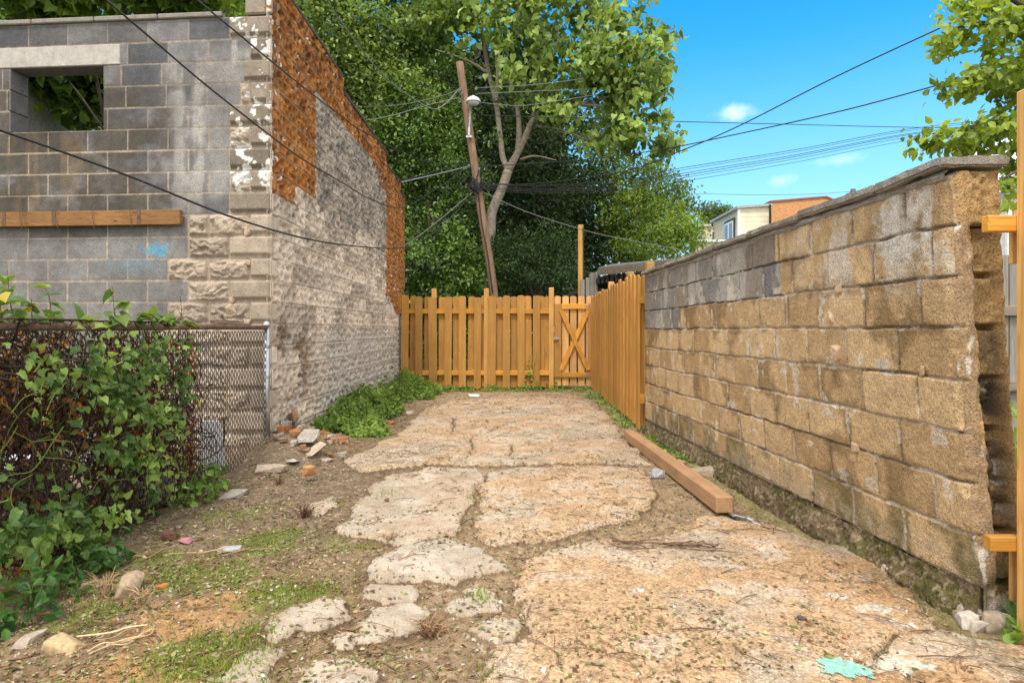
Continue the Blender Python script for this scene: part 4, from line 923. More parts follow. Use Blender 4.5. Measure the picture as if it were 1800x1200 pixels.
tree('dark_tree', 'dark shaded tree filling the gap behind the pale trunk', P(960, 660, 21),
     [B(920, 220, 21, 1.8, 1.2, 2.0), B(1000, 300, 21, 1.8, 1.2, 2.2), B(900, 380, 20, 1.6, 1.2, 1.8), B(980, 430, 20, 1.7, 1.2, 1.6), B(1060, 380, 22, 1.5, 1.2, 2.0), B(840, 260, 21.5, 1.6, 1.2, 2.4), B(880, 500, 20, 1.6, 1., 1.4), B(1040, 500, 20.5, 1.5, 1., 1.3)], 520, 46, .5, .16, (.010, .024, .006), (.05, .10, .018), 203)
tree('shrub_tree', 'loose feathery shrub tree above the fence right of the utility pole', P(950, 640, 16.2),
     [B(930, 470, 16.2, .8, .6, .7), B(980, 455, 16.6, .7, .5, .9), B(900, 445, 16.8, .6, .5, .6), B(1000, 500, 16, .6, .5, .5)], 190, 46, .24, .075, (.022, .05, .014), (.065, .125, .035), 204, None, None, None, LEAF4, .4)
# pale-trunked tree with big heart leaves
def T4(x, y, d): return P(x / 2.727 + 600, y / 2.727 + 80, d)
D_ = 17.0
ctr = [([P(850, 640, D_), T4(690, 1050, D_), T4(715, 900, D_), T4(722, 800, D_), T4(772, 680, D_), T4(800, 600, D_)], .15, .118),
       ([T4(800, 600, D_), T4(775, 540, D_), T4(762, 440, D_), T4(742, 280, D_ + .2), T4(705, 130, D_ + .2), T4(680, -40, D_ + .3), T4(640, -240, D_ + .4)], .085, .045),
       ([T4(800, 600, D_), T4(842, 520, D_), T4(885, 430, D_), T4(925, 350, D_ - .2), T4(1000, 315, D_ - .4), T4(1130, 285, D_ - .6), T4(1260, 290, D_ - .9)], .105, .03),
       ([T4(846, 510, D_), T4(852, 420, D_), T4(845, 310, D_), T4(815, 190, D_), T4(770, 130, D_ - .2)], .085, .035),
       ([T4(915, 370, D_), T4(940, 240, D_ - .3), T4(1000, 100, D_ - .5), T4(1050, -60, D_ - .5)], .07, .03),
       ([T4(700, 130, D_), T4(600, 70, D_), T4(450, 20, D_)], .045, .015), ([T4(740, 270, D_), T4(750, 130, D_), T4(745, 0, D_), T4(800, -180, D_)], .06, .03),
       ([T4(860, 545, D_), T4(930, 530, D_ - .1), T4(1030, 550, D_ - .4)], .035, .012), ([T4(1130, 285, D_ - .6), T4(1300, 240, D_ - .8), T4(1420, 200, D_ - .8)], .04, .012), ([T4(925, 385, D_), T4(1040, 400, D_ - .3), T4(1180, 450, D_ - .4), T4(1330, 470, D_ - .5)], .035, .01)]
tree('broadleaf_tree', 'tall broadleaf tree with a pale leaning forked trunk and large drooping leaves', P(850, 640, D_),
     [B(930, 40, 16.4, 1.5, 1.2, 1.1), B(1020, 110, 16.2, 1.3, 1.0, .9), B(1080, 40, 16.6, 1.2, 1.0, 1.0), B(1130, 170, 15.9, .8, .8, .7), B(1085, 235, 16.2, .9, .8, .5), B(1150, 245, 15.8, .55, .6, .32), B(850, 20, 16.9, 1.2, .9, .9), B(990, 190, 16.6, .8, .7, .5), B(1125, 90, 16.2, .8, .8, .8), B(900, 130, 16., .7, .5, .4), B(790, 55, 17.3, 1.0, .8, .8), B(760, 10, 17.3, .9, .8, .7), B(1150, 130, 16., .6, .7, .6), B(1165, 250, 15.8, .5, .5, .26), B(1120, 200, 15.9, .7, .6, .5), B(1080, 120, 16, .8, .7, .7), B(960, -60, 16.6, 2.2, 1.2, .9), B(1060, 160, 16.8, 1.0, .8, .8)], 350, 25, .34, .185, (.065, .125, .022), (.36, .50, .12), 205, M_leaf, ctr, M_bark, LEAFH, .35, 1.1, .2, .95)
tree('leafy_tree', 'bright green tree leaning over the carport roof beyond the side fence', P(1110, 620, 22),
     [B(1110, 380, 21, 1.1, .9, 1.0), B(1170, 405, 21.5, 1.0, .8, .8), B(1140, 440, 20.5, 1.0, .7, .7), B(1210, 420, 22, .6, .6, .7), B(1100, 450, 20, .7, .6, .5), B(1080, 410, 21.5, .9, .7, .9)], 240, 50, .34, .115, (.075, .14, .018), (.33, .47, .07), 206, None, None, None, LEAF4, .4)
tree('leafy_tree', 'shaded olive green tree with an airy top left of the cream house', P(1130, 610, 25),
     [B(1110, 320, 25, 1.7, 1.2, 1.2), B(1160, 350, 25, 1.4, 1., 1.0), B(1195, 325, 25, .5, .5, .4), B(1050, 300, 24, 1.5, 1.2, 1.3), B(1155, 300, 25, .5, .5, .4), B(1180, 380, 26, 1.2, 1., 1.0), B(1060, 220, 24, 1.4, 1., 1.2)], 260, 44, .42, .13, (.04, .085, .014), (.22, .33, .05), 207)
tree('leafy_tree', 'small far round tree directly left of the cream house roof', P(1255, 600, 45),
     [B(1255, 372, 45, 1.0, .9, .7), B(1240, 385, 45, .8, .8, .6), B(1270, 380, 45, .8, .8, .5)], 90, 34, .42, .17, (.05, .09, .016), (.17, .25, .045), 208)
nm = MB(); r = np.random.default_rng(91); nc_ = P(836, 28, 16.7)
for i in range(150):
    d = unit(r.normal(size=3)); a_ = nc_ + d * np.array((.2, .2, .14)) * r.uniform(.5, 1); t_ = unit(np.cross(d, r.normal(size=3))) * r.uniform(.1, .25); nm.tube([a_ - t_, a_, a_ + t_ + d * .02], .006, 4, np.array((.05, .035, .025)) * r.uniform(.5, 1.5), False)
tag(nm.build('bird_nest', M_dry, None, False, nc_), 'dark twig nest high in the fork of the pale-trunked tree', 'nest')
# tree on the right, branches reaching over the wall
Dr = 5.2
rb = [([P(1990, 640, 6.2), P(1960, 300, 6), P(1880, 120, 5.6), P(1840, -60, 5.4)], .12, .05), ([P(1930, 260, 5.9), P(1800, 215, 5.4), P(1700, 225, Dr), P(1640, 235, Dr)], .035, .006), ([P(1900, 160, 5.7), P(1800, 130, 5.4), P(1720, 140, Dr), P(1670, 145, Dr)], .03, .005), ([P(1880, 60, 5.6), P(1780, 40, 5.2), P(1700, 45, Dr), P(1660, 60, Dr)], .03, .005), ([P(1940, 300, 6), P(1830, 290, 5.3), P(1770, 310, 4.9), P(1745, 330, 4.8)], .02, .005), ([P(1860, 60, 5.6), P(1780, 0, 5.3), P(1700, -20, 5.3)], .03, .006)]
tree('leafy_tree', 'light green leafy branches reaching over the near end of the block wall', (float(P(1990, 640, 6.2)[0]), 6.2, 0),
     [B(1690, 240, Dr, .33, .3, .13), B(1760, 235, Dr, .28, .3, .17), B(1650, 250, Dr, .16, .2, .09), B(1730, 150, Dr, .28, .3, .10), B(1790, 170, Dr, .2, .3, .2), B(1690, 150, Dr, .12, .2, .08), B(1700, 60, Dr, .22, .25, .12), B(1770, 50, Dr, .30, .3, .2), B(1720, 5, Dr, .25, .3, .12), B(1780, 110, Dr, .25, .3, .14), B(1765, 340, 4.8, .07, .15, .14), B(1840, 60, 5.5, .4, .4, .5), B(1830, 250, 5.4, .35, .4, .4)], 240, 16, .10, .075, (.12, .19, .025), (.36, .48, .07), 209, M_leaf, rb, M_barkd, LEAFO, .2, .5, .2, 1.25)
# vegetation growing in and over the shell of the building
tree('creeper_tree', 'leafy tree growing inside the roofless building, showing over the coping', (-5.6, 9.5, 0),
     [B(60, -10, 7.3, .7, .4, .26), B(200, -20, 7.3, .6, .4, .22), B(330, -30, 7.4, .5, .4, .25), B(110, 130, 9.5, 1.0, .7, .5), B(160, 175, 9.6, .5, .5, .45), B(60, 95, 9., .8, .6, .5), B(280, -10, 7.9, .6, .4, .25), B(170, 100, 10, .8, .6, .5), B(30, -60, 7.6, 1., .5, .4)], 300, 22, .22, .15, (.04, .09, .014), (.20, .32, .04), 210, M_leaf, None, None, LEAFH, .3, .6, .045)
tree('leafy_tree', 'sunlit green tree above the building coping left of the corner pillar', (-5.2, 15.5, 0),
     [B(380, -10, 15, 1.4, 1., .7), B(280, -40, 15, 1.5, 1., .8), B(440, -60, 15.5, 1.4, 1., 1.0), B(200, -40, 15.5, 1.5, 1., .9), B(100, 30, 15.5, 1.8, 1, 1.2), B(150, 150, 15.5, 1.5, 1., 1.2)], 300, 44, .36, .12, (.05, .10, .012), (.20, .32, .04), 211, None, None, None, LEAF4, .4, .25, .09)

# wood far behind everything that closes the view
r = np.random.default_rng(77); n_ = 42000
az = r.uniform(-34, 6.5, n_); px_ = 900 + F * np.tan(np.radians(az)); dd = r.uniform(27, 31, n_)
hmax = 11 + 3.0 * vn(px_ / 130, px_ * 0, seed=5) - 6.5 * ss(px_, 950, 1035)
zz_ = hmax * r.random(n_) ** .75
pos = np.stack([(px_ - CX) / F * dd, dd, zz_], 1)
cfw = vn(pos[:, 0] * 1.1, pos[:, 2] * 1.1, seed=9)
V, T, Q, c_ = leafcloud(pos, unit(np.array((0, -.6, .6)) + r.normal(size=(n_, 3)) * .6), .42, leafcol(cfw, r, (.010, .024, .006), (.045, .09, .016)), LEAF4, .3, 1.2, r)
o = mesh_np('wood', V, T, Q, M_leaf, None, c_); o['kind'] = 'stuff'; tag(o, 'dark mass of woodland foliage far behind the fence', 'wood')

# ---------------------------------------------------------------- vine over the chain link
vn_ = thing('vine', 'tangled leafy vine smothering the left chain-link fence', 'vine', (FXC + .06, 3.4, 0))
r = np.random.default_rng(31)
def fpt(px, py, n):   # point on the fence sheet under a pixel, pushed n towards the yard
    d = F * (FXC + n) / (px - CX); return np.array([(FXC + n), d, CAMH - (py - HY) / F * d])
def cover(px, py):    # how leafy the photo is there
    a = np.exp(-(((px - 205) / 92) ** 2 + ((py - 665) / 62) ** 2)) + .8 * np.exp(-(((px - 290) / 55) ** 2 + ((py - 690) / 90) ** 2)) + .65 * np.exp(-(((px - 230) / 80) ** 2 + ((py - 800) / 75) ** 2))
    a = a + 1.0 * np.exp(-(((px - 60) / 100) ** 2 + ((py - 950) / 70) ** 2)) + .8 * np.exp(-(((px - 195) / 65) ** 2 + ((py - 930) / 80) ** 2)) + .22 * np.exp(-(((px - 100) / 120) ** 2 + ((py - 620) / 30) ** 2)) + .10 * np.exp(-(((px - 325) / 25) ** 2 + ((py - 880) / 35) ** 2))
    return a * (1 - ss(px, 318, 362))
pts = []
while len(pts) < 1600:
    px, py = r.uniform(-60, 362), r.uniform(585, 1075)
    if py > 585 + 265 * 1 + (362 - px) * .62 * 1.0 + 0: continue
    if r.random() < cover(px, py) * .8 * (.15 + 1.1 * ss(vn(np.array([px / 34.]), np.array([py / 30.]), seed=44)[0], .35, .62)): pts.append(fpt(px, py, r.uniform(.015, .16) + .06 * (py > 880)))
pts = np.array(pts); pts = pts[pts[:, 1] > 1.8]
cf = vn(pts[:, 1] * 6, pts[:, 2] * 6, seed=12)
V, T, Q, c_ = leafcloud(pts, unit(np.array((.75, -.35, .55)) + r.normal(size=(len(pts), 3)) * .5), .047, leafcol(np.clip(cf * 1.5 - .3, 0, 1), r, (.05, .115, .024), (.38, .56, .13)), LEAFH, 1.0, .9, r)
mesh_np('foliage', V, T, Q, M_leaf, vn_, c_)
# dry leaves and tangled dead stems behind the green
pts = []
while len(pts) < 3600:
    px, py = r.uniform(-60, 345), r.uniform(585, 1000)
    if py > 585 + 265 + (362 - px) * .55 or (px < 150 and 790 < py < 860 and r.random() < .85): continue
    if r.random() < .35 + .65 * np.exp(-((py - 760) / 90) ** 2): pts.append(fpt(px, py, r.uniform(-.32, .03)))
pts = np.array(pts); cc_ = np.array((.20, .095, .04)) * r.uniform(.25, 1.5, (len(pts), 1)); cc_[r.random(len(pts)) < .13] = (.45, .17, .03)
V, T, Q, c_ = leafcloud(pts, r.normal(size=(len(pts), 3)), .052, cc_, LEAFO, .8, 1.0, r); mesh_np('dead_leaves', V, T, Q, M_dry, vn_, c_)
st = MB()
for i in range(1000):
    px, py = r.uniform(-60, 350), r.uniform(590, 950); p0 = fpt(px, py, r.uniform(-.26, .06)); n2_ = 3 if (px < 170 and 770 < py < 880) else 7; pth = [p0]; dvec = r.normal(size=3) * np.array((.15, 1, 1)); dvec /= np.linalg.norm(dvec)
    for k in range(n2_): dvec = unit(dvec + r.normal(size=3) * .45 * np.array((.3, 1, 1))); pth.append(pth[-1] + dvec * r.uniform(.04, .10))
    pth = np.array(pth); pth[:, 2] = np.clip(pth[:, 2], .03, 1.2); pth[:, 0] = np.clip(pth[:, 0], FXC - .32, FXC + .12)
    st.tube(smooth_path(pth, 2), r.uniform(.0016, .0046), 4, np.array((.05, .034, .024)) * r.uniform(.5, 1.6), False)
for i in range(26):   # living green runners
    px, py = r.uniform(0, 330), r.uniform(600, 900); p0 = fpt(px, py, r.uniform(.05, .15)); pth = [p0]; dvec = unit(r.normal(size=3) * np.array((.15, 1, .8)))
    for k in range(6): dvec = unit(dvec + r.normal(size=3) * .3 + np.array((0, 0, -.08))); pth.append(pth[-1] + dvec * .09)
    pth = np.array(pth); pth[:, 2] = np.clip(pth[:, 2], .03, 1.3); pth[:, 0] = np.clip(pth[:, 0], FXC, FXC + .2); st.tube(smooth_path(pth, 3), .0022, 4, (.12, .16, .04), False)
st.build('stem', mat_col('vine_stem', .9, 30, .2, .2), vn_)
# shoots rising above the rail
sh = thing('vine_shoot', 'young vine shoots rising above the fence rail at the left edge', 'vine', (FXC, 3.0, 1.15))
sb_ = MB(); LP, LN, LD = [], [], []
for px, h_, pb_ in ((32, 110, 585), (60, 60, 585), (88, 85, 585), (10, 80, 590), (185, 40, 578), (205, 75, 578), (130, 30, 580), (150, 22, 580), (235, 30, 578), (300, 22, 577), (330, 16, 577), (265, 26, 577), (-15, 70, 590), (50, 25, 585), (290, 14, 577), (220, 20, 577)):
    a_ = fpt(px, pb_, .0); d = a_[1]; hm = h_ / F * d; tip = a_ + np.array((r.normal() * .04, r.normal() * .06, hm)); pth = smooth_path([a_, (a_ + tip) / 2 + r.normal(size=3) * .015, tip], 5); sb_.tube(pth, np.linspace(.003, .0015, len(pth)), 5, (.16, .10, .06))
    for q in pth[3::2]:
        for k in range(2): LP.append(q); dd_ = r.normal(size=3) * np.array((1, 1, .3)); LD.append(unit(dd_)); LN.append(np.array((.2, -.3, 1)) + r.normal(size=3) * .3)
LP, LN, LD = map(np.array, (LP, LN, LD)); cf = r.random(len(LP))
V, T, Q, c_ = leafcloud(LP, unit(LN), .085, leafcol(cf, r, (.07, .15, .03), (.22, .32, .05), (.50, .40, .05)), LEAFH, .25, 1.0, r, LD * 2)
mesh_np('foliage', V, T, Q, M_leaf, sh, c_); sb_.build('stem', mat_col('shoot_stem', .8, 30, .2, .1), sh)
tw = MB()
for i in range(14):
    a_ = FA(np.array([[.78 + r.normal() * .01, .12, 1.18]]))[0] if i == 0 else e0[r.integers(len(e0))]
    if i == 0: e_ = a_ + np.array((.0, 0, .28)); pth = smooth_path([a_, (a_ + e_) / 2 + .01, e_], 8); e0 = list(pth[4:])
    else: e_ = a_ + np.array((r.normal() * .06, r.normal() * .03, r.uniform(.03, .1))); pth = smooth_path([a_, (a_ + e_) / 2 + .004, e_], 3)
    tw.tube(pth, .0022 if i == 0 else .0013, 4, (.10, .06, .04))
tag(tw.build('dead_weed', M_dry), 'bare dead weed stalk standing against the grey blocks above the rail', 'weed')

# ---------------------------------------------------------------- weeds and low plants
def bush(name, label, cat, spots, nleaf, ln, seed, dark=(.085, .175, .028), light=(.34, .50, .10), tpl=LEAFO, group=None):
    r = np.random.default_rng(seed); x0, y0 = spots[0][0], spots[0][1]; t_ = thing(name, label, cat, (x0, y0, gh(x0, y0)), group)
    LP, LN, LD = [], [], []; st = MB(); tot = sum(s_[2] ** 2 for s_ in spots)
    for x, y, rr, hh in spots:
        m_ = int(nleaf * rr ** 2 / tot); a_ = r.uniform(0, 6.283, m_); q = np.sqrt(r.random(m_)); xx = x + np.cos(a_) * q * rr; yy_ = y + np.sin(a_) * q * rr
        top_ = hh * (1 - .8 * q ** 2) * (.35 + .95 * vn(xx * 6, yy_ * 6, seed=seed)); zz_ = ground_h(xx, yy_) + top_ * r.random(m_) ** .45
        LP.append(np.stack([xx, yy_, zz_], 1)); LN.append(unit(np.stack([np.cos(a_) * q * .8, np.sin(a_) * q * .8 - .2, np.full(m_, .8)], 1) + r.normal(size=(m_, 3)) * .45))
        for k in range(int(14 * rr / .3)):
            b0 = np.array((x + r.normal() * rr * .35, y + r.normal() * rr * .35, 0)); b0[2] = gh(b0[0], b0[1]) - .01; e = b0 + np.array((r.normal() * rr * .3, r.normal() * rr * .3, hh * r.uniform(.5, .95))); st.tube(smooth_path([b0, (b0 + e) / 2 + r.normal(size=3) * .02, e], 3), .0025, 4, (.10, .15, .04))
    LP = np.concatenate(LP); LN = np.concatenate(LN); cf = vn(LP[:, 0] * 9, LP[:, 1] * 9, LP[:, 2] * 9, seed=seed + 1)
    V, T, Q, c_ = leafcloud(LP, LN, ln, leafcol(cf, r, dark, light), tpl, .2, 1.1, r); mesh_np('foliage', V, T, Q, M_leaf, t_, c_); st.build('stem', mat_col(name + '_stem', .8, 30, .2, .1), t_); return t_
bush('weed_patch', 'bushy green weed patch along the foot of the side wall beside the rubble', 'weeds', [(-1.92, 7.3, .30, .24), (-1.9, 7.9, .36, .32), (-1.92, 8.5, .36, .40), (-1.75, 8.9, .28, .32), (-1.95, 9.2, .35, .40), (-1.65, 7.3, .28, .22)], 7500, .052, 301)
bush('weed_patch', 'smaller green weed patch where the side wall meets the picket fence', 'weeds', [(-1.95, 10.6, .35, .40), (-1.8, 11.4, .42, .42), (-1.6, 11.9, .35, .30), (-1.9, 12.2, .35, .4), (-1.55, 11.1, .25, .22)], 4200, .055, 302)
bush('weed_patch', 'low green weeds along the bottom of the far picket fence', 'weeds', [(-.9, 12.6, .25, .10), (-.3, 12.65, .3, .12), (.3, 12.65, .3, .14), (.85, 12.6, .25, .12), (1.3, 12.5, .2, .10), (-1.25, 12.6, .25, .14)], 1100, .045, 303)
bush('weed_patch', 'leafy vine weeds climbing behind the middle pickets of the far fence', 'weeds', [(.35, 13.05, .35, 1.1), (.75, 13.1, .3, .8), (-.9, 13.2, .4, 1.2), (-1.6, 13.2, .4, 1.3), (.9, 13.1, .3, 1.1)], 2600, .065, 304)
bush('weed_patch', 'small green sprigs at the foot of the chain-link fence', 'weeds', [(-2.17, 4.45, .16, .22), (-2.18, 4.75, .13, .16)], 190, .06, 305)
bush('weed_patch', 'leafy weeds sprouting at the lower left under the vine', 'weeds', [(-1.93, 2.62, .10, .22), (-1.98, 2.85, .12, .16), (-2.05, 3.2, .15, .16), (-2.0, 2.45, .1, .14)], 330, .055, 306, (.03, .09, .02), (.11, .24, .04))
bush('weed_patch', 'green weed shoots between the broken wall end and the right post', 'weeds', [(1.93, 2.47, .05, .30), (1.88, 2.40, .05, .13)], 70, .06, 307)
bush('weed_patch', 'low green weeds by the big stone at the foot of the block wall', 'weeds', [(1.42, 6.3, .16, .09), (1.5, 5.8, .12, .07), (1.35, 6.9, .2, .08)], 520, .035, 308)
bush('weed_patch', 'tall green weeds behind the near end of the block wall', 'weeds', [(2.9, 3.9, .5, .75), (3.4, 4.2, .4, .9), (2.55, 3.4, .25, .5)], 1500, .08, 309)
bush('weed_patch', 'scrappy weeds along the foot of the side picket fence', 'weeds', [(1.4, 7.9, .12, .10), (1.42, 8.5, .14, .10), (1.45, 9.3, .16, .10), (1.5, 10.2, .2, .12), (1.5, 11.2, .25, .12)], 700, .04, 310)

# grass tufts : one object, nobody could count the blades
r = np.random.default_rng(41); bx, by = [], []
for px, py, rad, n_ in ((500, 1035, .20, 520), (330, 1140, .18, 320), (400, 1165, .2, 520), (470, 945, .22, 300), (360, 1000, .3, 380), (560, 1030, .14, 200), (700, 1185, .10, 60), (845, 1060, .07, 110), (275, 1000, .25, 260), (1220, 795, .18, 160), (390, 905, .3, 260), (640, 955, .06, 60), (835, 880, .06, 50), (690, 870, .12, 60), (150, 1060, .22, 260), (430, 1120, .1, 260), (340, 1190, .2, 280), (590, 880, .05, 40), (860, 1195, .1, 40)):
    q = G(px, py); bx.append(q[0] + r.normal(size=n_) * rad * .6); by.append(q[1] + r.normal(size=n_) * rad * .6)
bx = np.concatenate(bx); by = np.concatenate(by); n_ = len(bx)
BL = ([(-.5, 0, 0), (.5, 0, 0), (.35, .55, .06), (-.35, .55, .06), (0, 1, .25)], [(3, 2, 4)], [(0, 1, 2, 3)])
pos = np.stack([bx, by, ground_h(bx, by) - .003], 1); dirs = unit(np.stack([r.normal(size=n_) * .55, r.normal(size=n_) * .55, np.ones(n_)], 1)); X, Y, Z = frames(dirs, r.normal(size=(n_, 3)))
ht = r.uniform(.012, .04, n_); V, T, Q = inst(*BL, pos, X, Y, Z, np.stack([np.full(n_, .0045), ht, ht], 1))
gc = lerp(np.array((.08, .15, .018)), np.array((.32, .42, .06)), r.random((n_, 1)))
o = mesh_np('grass', V, T, Q, M_leaf, None, np.repeat(gc, 5, 0)); o['kind'] = 'stuff'; tag(o, 'short tufts of grass and moss between the broken slabs', 'grass')

# leaf litter, wood chips and twigs
def scatter(n_, seed, clean=.12):
    r = np.random.default_rng(seed); X_, Y_ = [], []
    while sum(map(len, X_)) < n_:
        d = 2.0 * (12.7 / 2.0) ** r.random(6000); xx = r.uniform(-2.2, 1.85, 6000) ; sd, _ = slab_field(xx, d); k = fbm(xx * 2.6, d * 2.6, seed=seed + 1)
        pr = np.where(sd < .03, .35 + 1.1 * ss(k, .4, .65), clean + 1.0 * ss(k, .56, .68)); pr = np.maximum(pr, .8 * ss(d, 9.5, 11.5)); pr *= (xx < WALLX(d) - .08) | (d > 7.4); pr *= (xx < 1.45) | (d < 7.3)
        m_ = r.random(6000) < pr; X_.append(xx[m_]); Y_.append(d[m_])
    x = np.concatenate(X_)[:n_]; y = np.concatenate(Y_)[:n_]; return x, y, ground_h(x, y), r
x, y, z, r = scatter(11000, 51, .07)
xl_, yl_, zl_, _r = scatter(15000, 52, .0); m_ = (xl_ < -.45) & (yl_ < 6.2) & (fbm(xl_ * 3, yl_ * 3, seed=59) > .45); x = np.concatenate([x, xl_[m_]]); y = np.concatenate([y, yl_[m_]]); z = np.concatenate([z, zl_[m_]]); n_ = len(x)
pos = np.stack([x, y, z + .004], 1); nrm = unit(np.array((0, 0, 1)) + r.normal(size=(n_, 3)) * .4)
pal = np.array([(.19, .22, .07), (.12, .16, .04), (.34, .31, .15), (.30, .21, .11), (.22, .14, .07), (.42, .33, .20), (.12, .075, .04), (.26, .26, .12)])
pi = r.integers(0, 8, n_); pi[y > 9.5] = r.choice([3, 4, 5, 6, 5], (y > 9.5).sum()); cc_ = pal[pi] * r.uniform(.7, 1.25, (n_, 1))
dirs = np.stack([r.normal(size=n_), r.normal(size=n_), r.normal(size=n_) * .15], 1); X, Y, Z = frames(dirs, nrm); sz = r.uniform(.008, .030, n_) * np.where(y > 8, 1.4, 1)
V, T, Q = inst(*LEAFO, pos, X, Y, Z, np.stack([sz * r.uniform(.5, 1.1, n_), sz, sz * 1.3], 1)); o = mesh_np('leaf_litter', V, T, Q, M_dry, None, np.repeat(cc_, 7, 0)); o['kind'] = 'stuff'; tag(o, 'fallen leaves and clippings scattered over the yard', 'leaf litter')
x, y, z, r = scatter(1500, 53, .3); tw = MB()
for i in range(len(x)):
    a_ = r.uniform(0, 6.28); L_ = r.uniform(.03, .16); d = np.array((math.cos(a_), math.sin(a_), 0)) * L_; p0 = np.array((x[i], y[i], z[i] + .008)); mid = p0 + d * .5 + np.array((r.normal() * .008, r.normal() * .008, .004)); e = p0 + d; e[2] = gh(e[0], e[1]) + .006
    tw.tube([p0, mid, e], r.uniform(.001, .0026), 4, np.array((.17, .105, .06)) * r.uniform(.5, 1.7), False)
o = tw.build('twig_litter', M_dry); o['kind'] = 'stuff'; tag(o, 'broken twigs and straw scattered over the yard', 'twigs')
# gravel
PEB = hull_np(3, 12, (1, 1, .7)); x, y, z, r = scatter(6500, 57, .22); n_ = len(x); a_ = r.uniform(0, 6.28, n_)
dirs = np.stack([np.cos(a_), np.sin(a_), r.normal(size=n_) * .2], 1); X, Y, Z = frames(dirs, np.tile((0, 0, 1.), (n_, 1)) + r.normal(size=(n_, 3)) * .3); sz = r.uniform(.005, .016, n_) * (1 + .5 * (r.random(n_) < .06))
V, T, Q = inst(PEB[0], PEB[1] or np.zeros((0, 3), int), PEB[2] or np.zeros((0, 4), int), np.stack([x, y, z + sz * .15], 1), X, Y, Z, sz)
pal = np.array([(.40, .33, .26), (.30, .23, .17), (.52, .49, .45), (.34, .17, .08), (.20, .17, .15), (.50, .46, .42)]); cc_ = pal[r.integers(0, 6, n_)] * r.uniform(.7, 1.2, (n_, 1))
o = mesh_np('gravel', V, T, Q, M_stone, None, np.repeat(cc_, len(PEB[0]), 0)); o['kind'] = 'stuff'; tag(o, 'loose gravel and concrete crumbs on the yard', 'gravel')

# ---------------------------------------------------------------- stones, bricks, rubble
def stone(px, py, size, col, label, cat='stone', seed=1, name=None, pw=.55, sink=.25, z=0, group=None, tilt=(0, 0), zrot=None):
    x, y = G(px, py, z); V_, T_, Q_ = hull_np(seed, 22, size, pw); rr = np.random.default_rng(seed); a = rr.uniform(0, 6.28) if zrot is None else zrot
    Rz = np.array([[math.cos(a), -math.sin(a), 0], [math.sin(a), math.cos(a), 0], [0, 0, 1]]); tx, ty = R(tilt[0]), R(tilt[1])
    Rx = np.array([[1, 0, 0], [0, math.cos(tx), -math.sin(tx)], [0, math.sin(tx), math.cos(tx)]]); Ry = np.array([[math.cos(ty), 0, math.sin(ty)], [0, 1, 0], [-math.sin(ty), 0, math.cos(ty)]])
    V_ = V_ @ Rz.T @ Rx.T @ Ry.T; g0 = gh(x, y); p0 = np.array((x, y, g0)); V_ = V_ - np.array((0, 0, V_[:, 2].min() + sink * size[2])) + np.array((0, 0, z))
    cv = np.array(col) * (.8 + .4 * fbm(V_[:, 0] * 30, V_[:, 1] * 30, V_[:, 2] * 30, seed=seed))[:, None]
    o = mesh_np(name or 'stone', V_ + p0, T_, Q_, M_stone, None, cv, False, None, p0); return tag(o, label, cat, group)
stone(500, 800, (.13, .10, .09), (.30, .13, .05), 'brown brick chunk at the front left of the rubble heap', 'brick', 401, 'brick_fragment', .3)
stone(543, 796, (.30, .17, .035), (.36, .33, .29), 'grey slab of concrete tilted on the rubble heap', 'concrete slab', 402, 'concrete_fragment', .5, .1, .045, None, (14, 8))
stone(555, 808, (.22, .14, .03), (.44, .36, .27), 'flat tan flake of stone leaning at the front of the rubble heap', 'stone flake', 403, 'stone_flake', .5, .1, .01, None, (22, -6))
stone(516, 775, (.20, .06, .12), (.30, .26, .22), 'dark grey upright shard behind the tilted slab', 'concrete', 404, 'concrete_fragment', .5, .1, .05, None, (30, 20))
stone(517, 768, (.13, .12, .11), (.30, .19, .11), 'brown rock on top of the rubble heap against the corner', 'stone', 405, None, .6, .1, .10)
stone(503, 778, (.12, .08, .06), (.44, .44, .44), 'pale grey chunk high on the rubble heap', 'concrete', 406, 'concrete_fragment', .6, .1, .06)
stone(597, 786, (.16, .08, .05), (.42, .15, .045), 'orange brick half at the right end of the rubble heap', 'brick', 407, 'brick_fragment', .25, .1)
stone(522, 800, (.08, .07, .07), (.36, .15, .06), 'small red brick bit between the slabs of the rubble heap', 'brick', 408, 'brick_fragment', .4)
stone(490, 806, (.18, .10, .05), (.24, .22, .20), 'dark flat rock at the foot of the fence post', 'stone', 409, None, .5, .1)
stone(580, 806, (.09, .08, .05), (.25, .14, .07), 'brown lump right of the rubble slabs', 'stone', 410)
stone(567, 776, (.09, .07, .06), (.40, .17, .06), 'orange brick bit in front of the weeds', 'brick', 411, 'brick_fragment', .4)
stone(535, 762, (.10, .08, .06), (.38, .34, .29), 'grey lump between the rubble heap and the weeds', 'stone', 412, None, .6, .1, .03)
stone(478, 830, (.26, .18, .05), (.40, .33, .26), 'broad flat tan stone in front of the fence post', 'stone', 413, None, .55, .35)
stone(543, 842, (.08, .10, .08), (.46, .24, .10), 'squarish orange-brown brick bit alone on the soil', 'brick', 414, 'brick_fragment', .35, .1)
stone(515, 822, (.16, .10, .03), (.46, .41, .35), 'thin pale flake on the soil below the rubble heap', 'stone flake', 415, 'stone_flake', .5, .2)
stone(224, 1034, (.10, .19, .10), (.40, .30, .21), 'tan oblong stone propped at the foot of the vine', 'stone', 416, None, .45, .15, 0, None, (22, 0), .25)
stone(112, 1130, (.17, .10, .07), (.46, .34, .20), 'pale orange rock at the lower left corner', 'stone', 417, None, .6, .2)
stone(300, 940, (.09, .10, .08), (.16, .085, .055), 'dark brown rock in the shade under the chain-link fence', 'stone', 418, None, .7, .2)
stone(1235, 830, (.30, .24, .11), (.36, .29, .22), 'large rough brown rock between the timber and the block wall', 'rock', 419, 'rock', .6, .25)
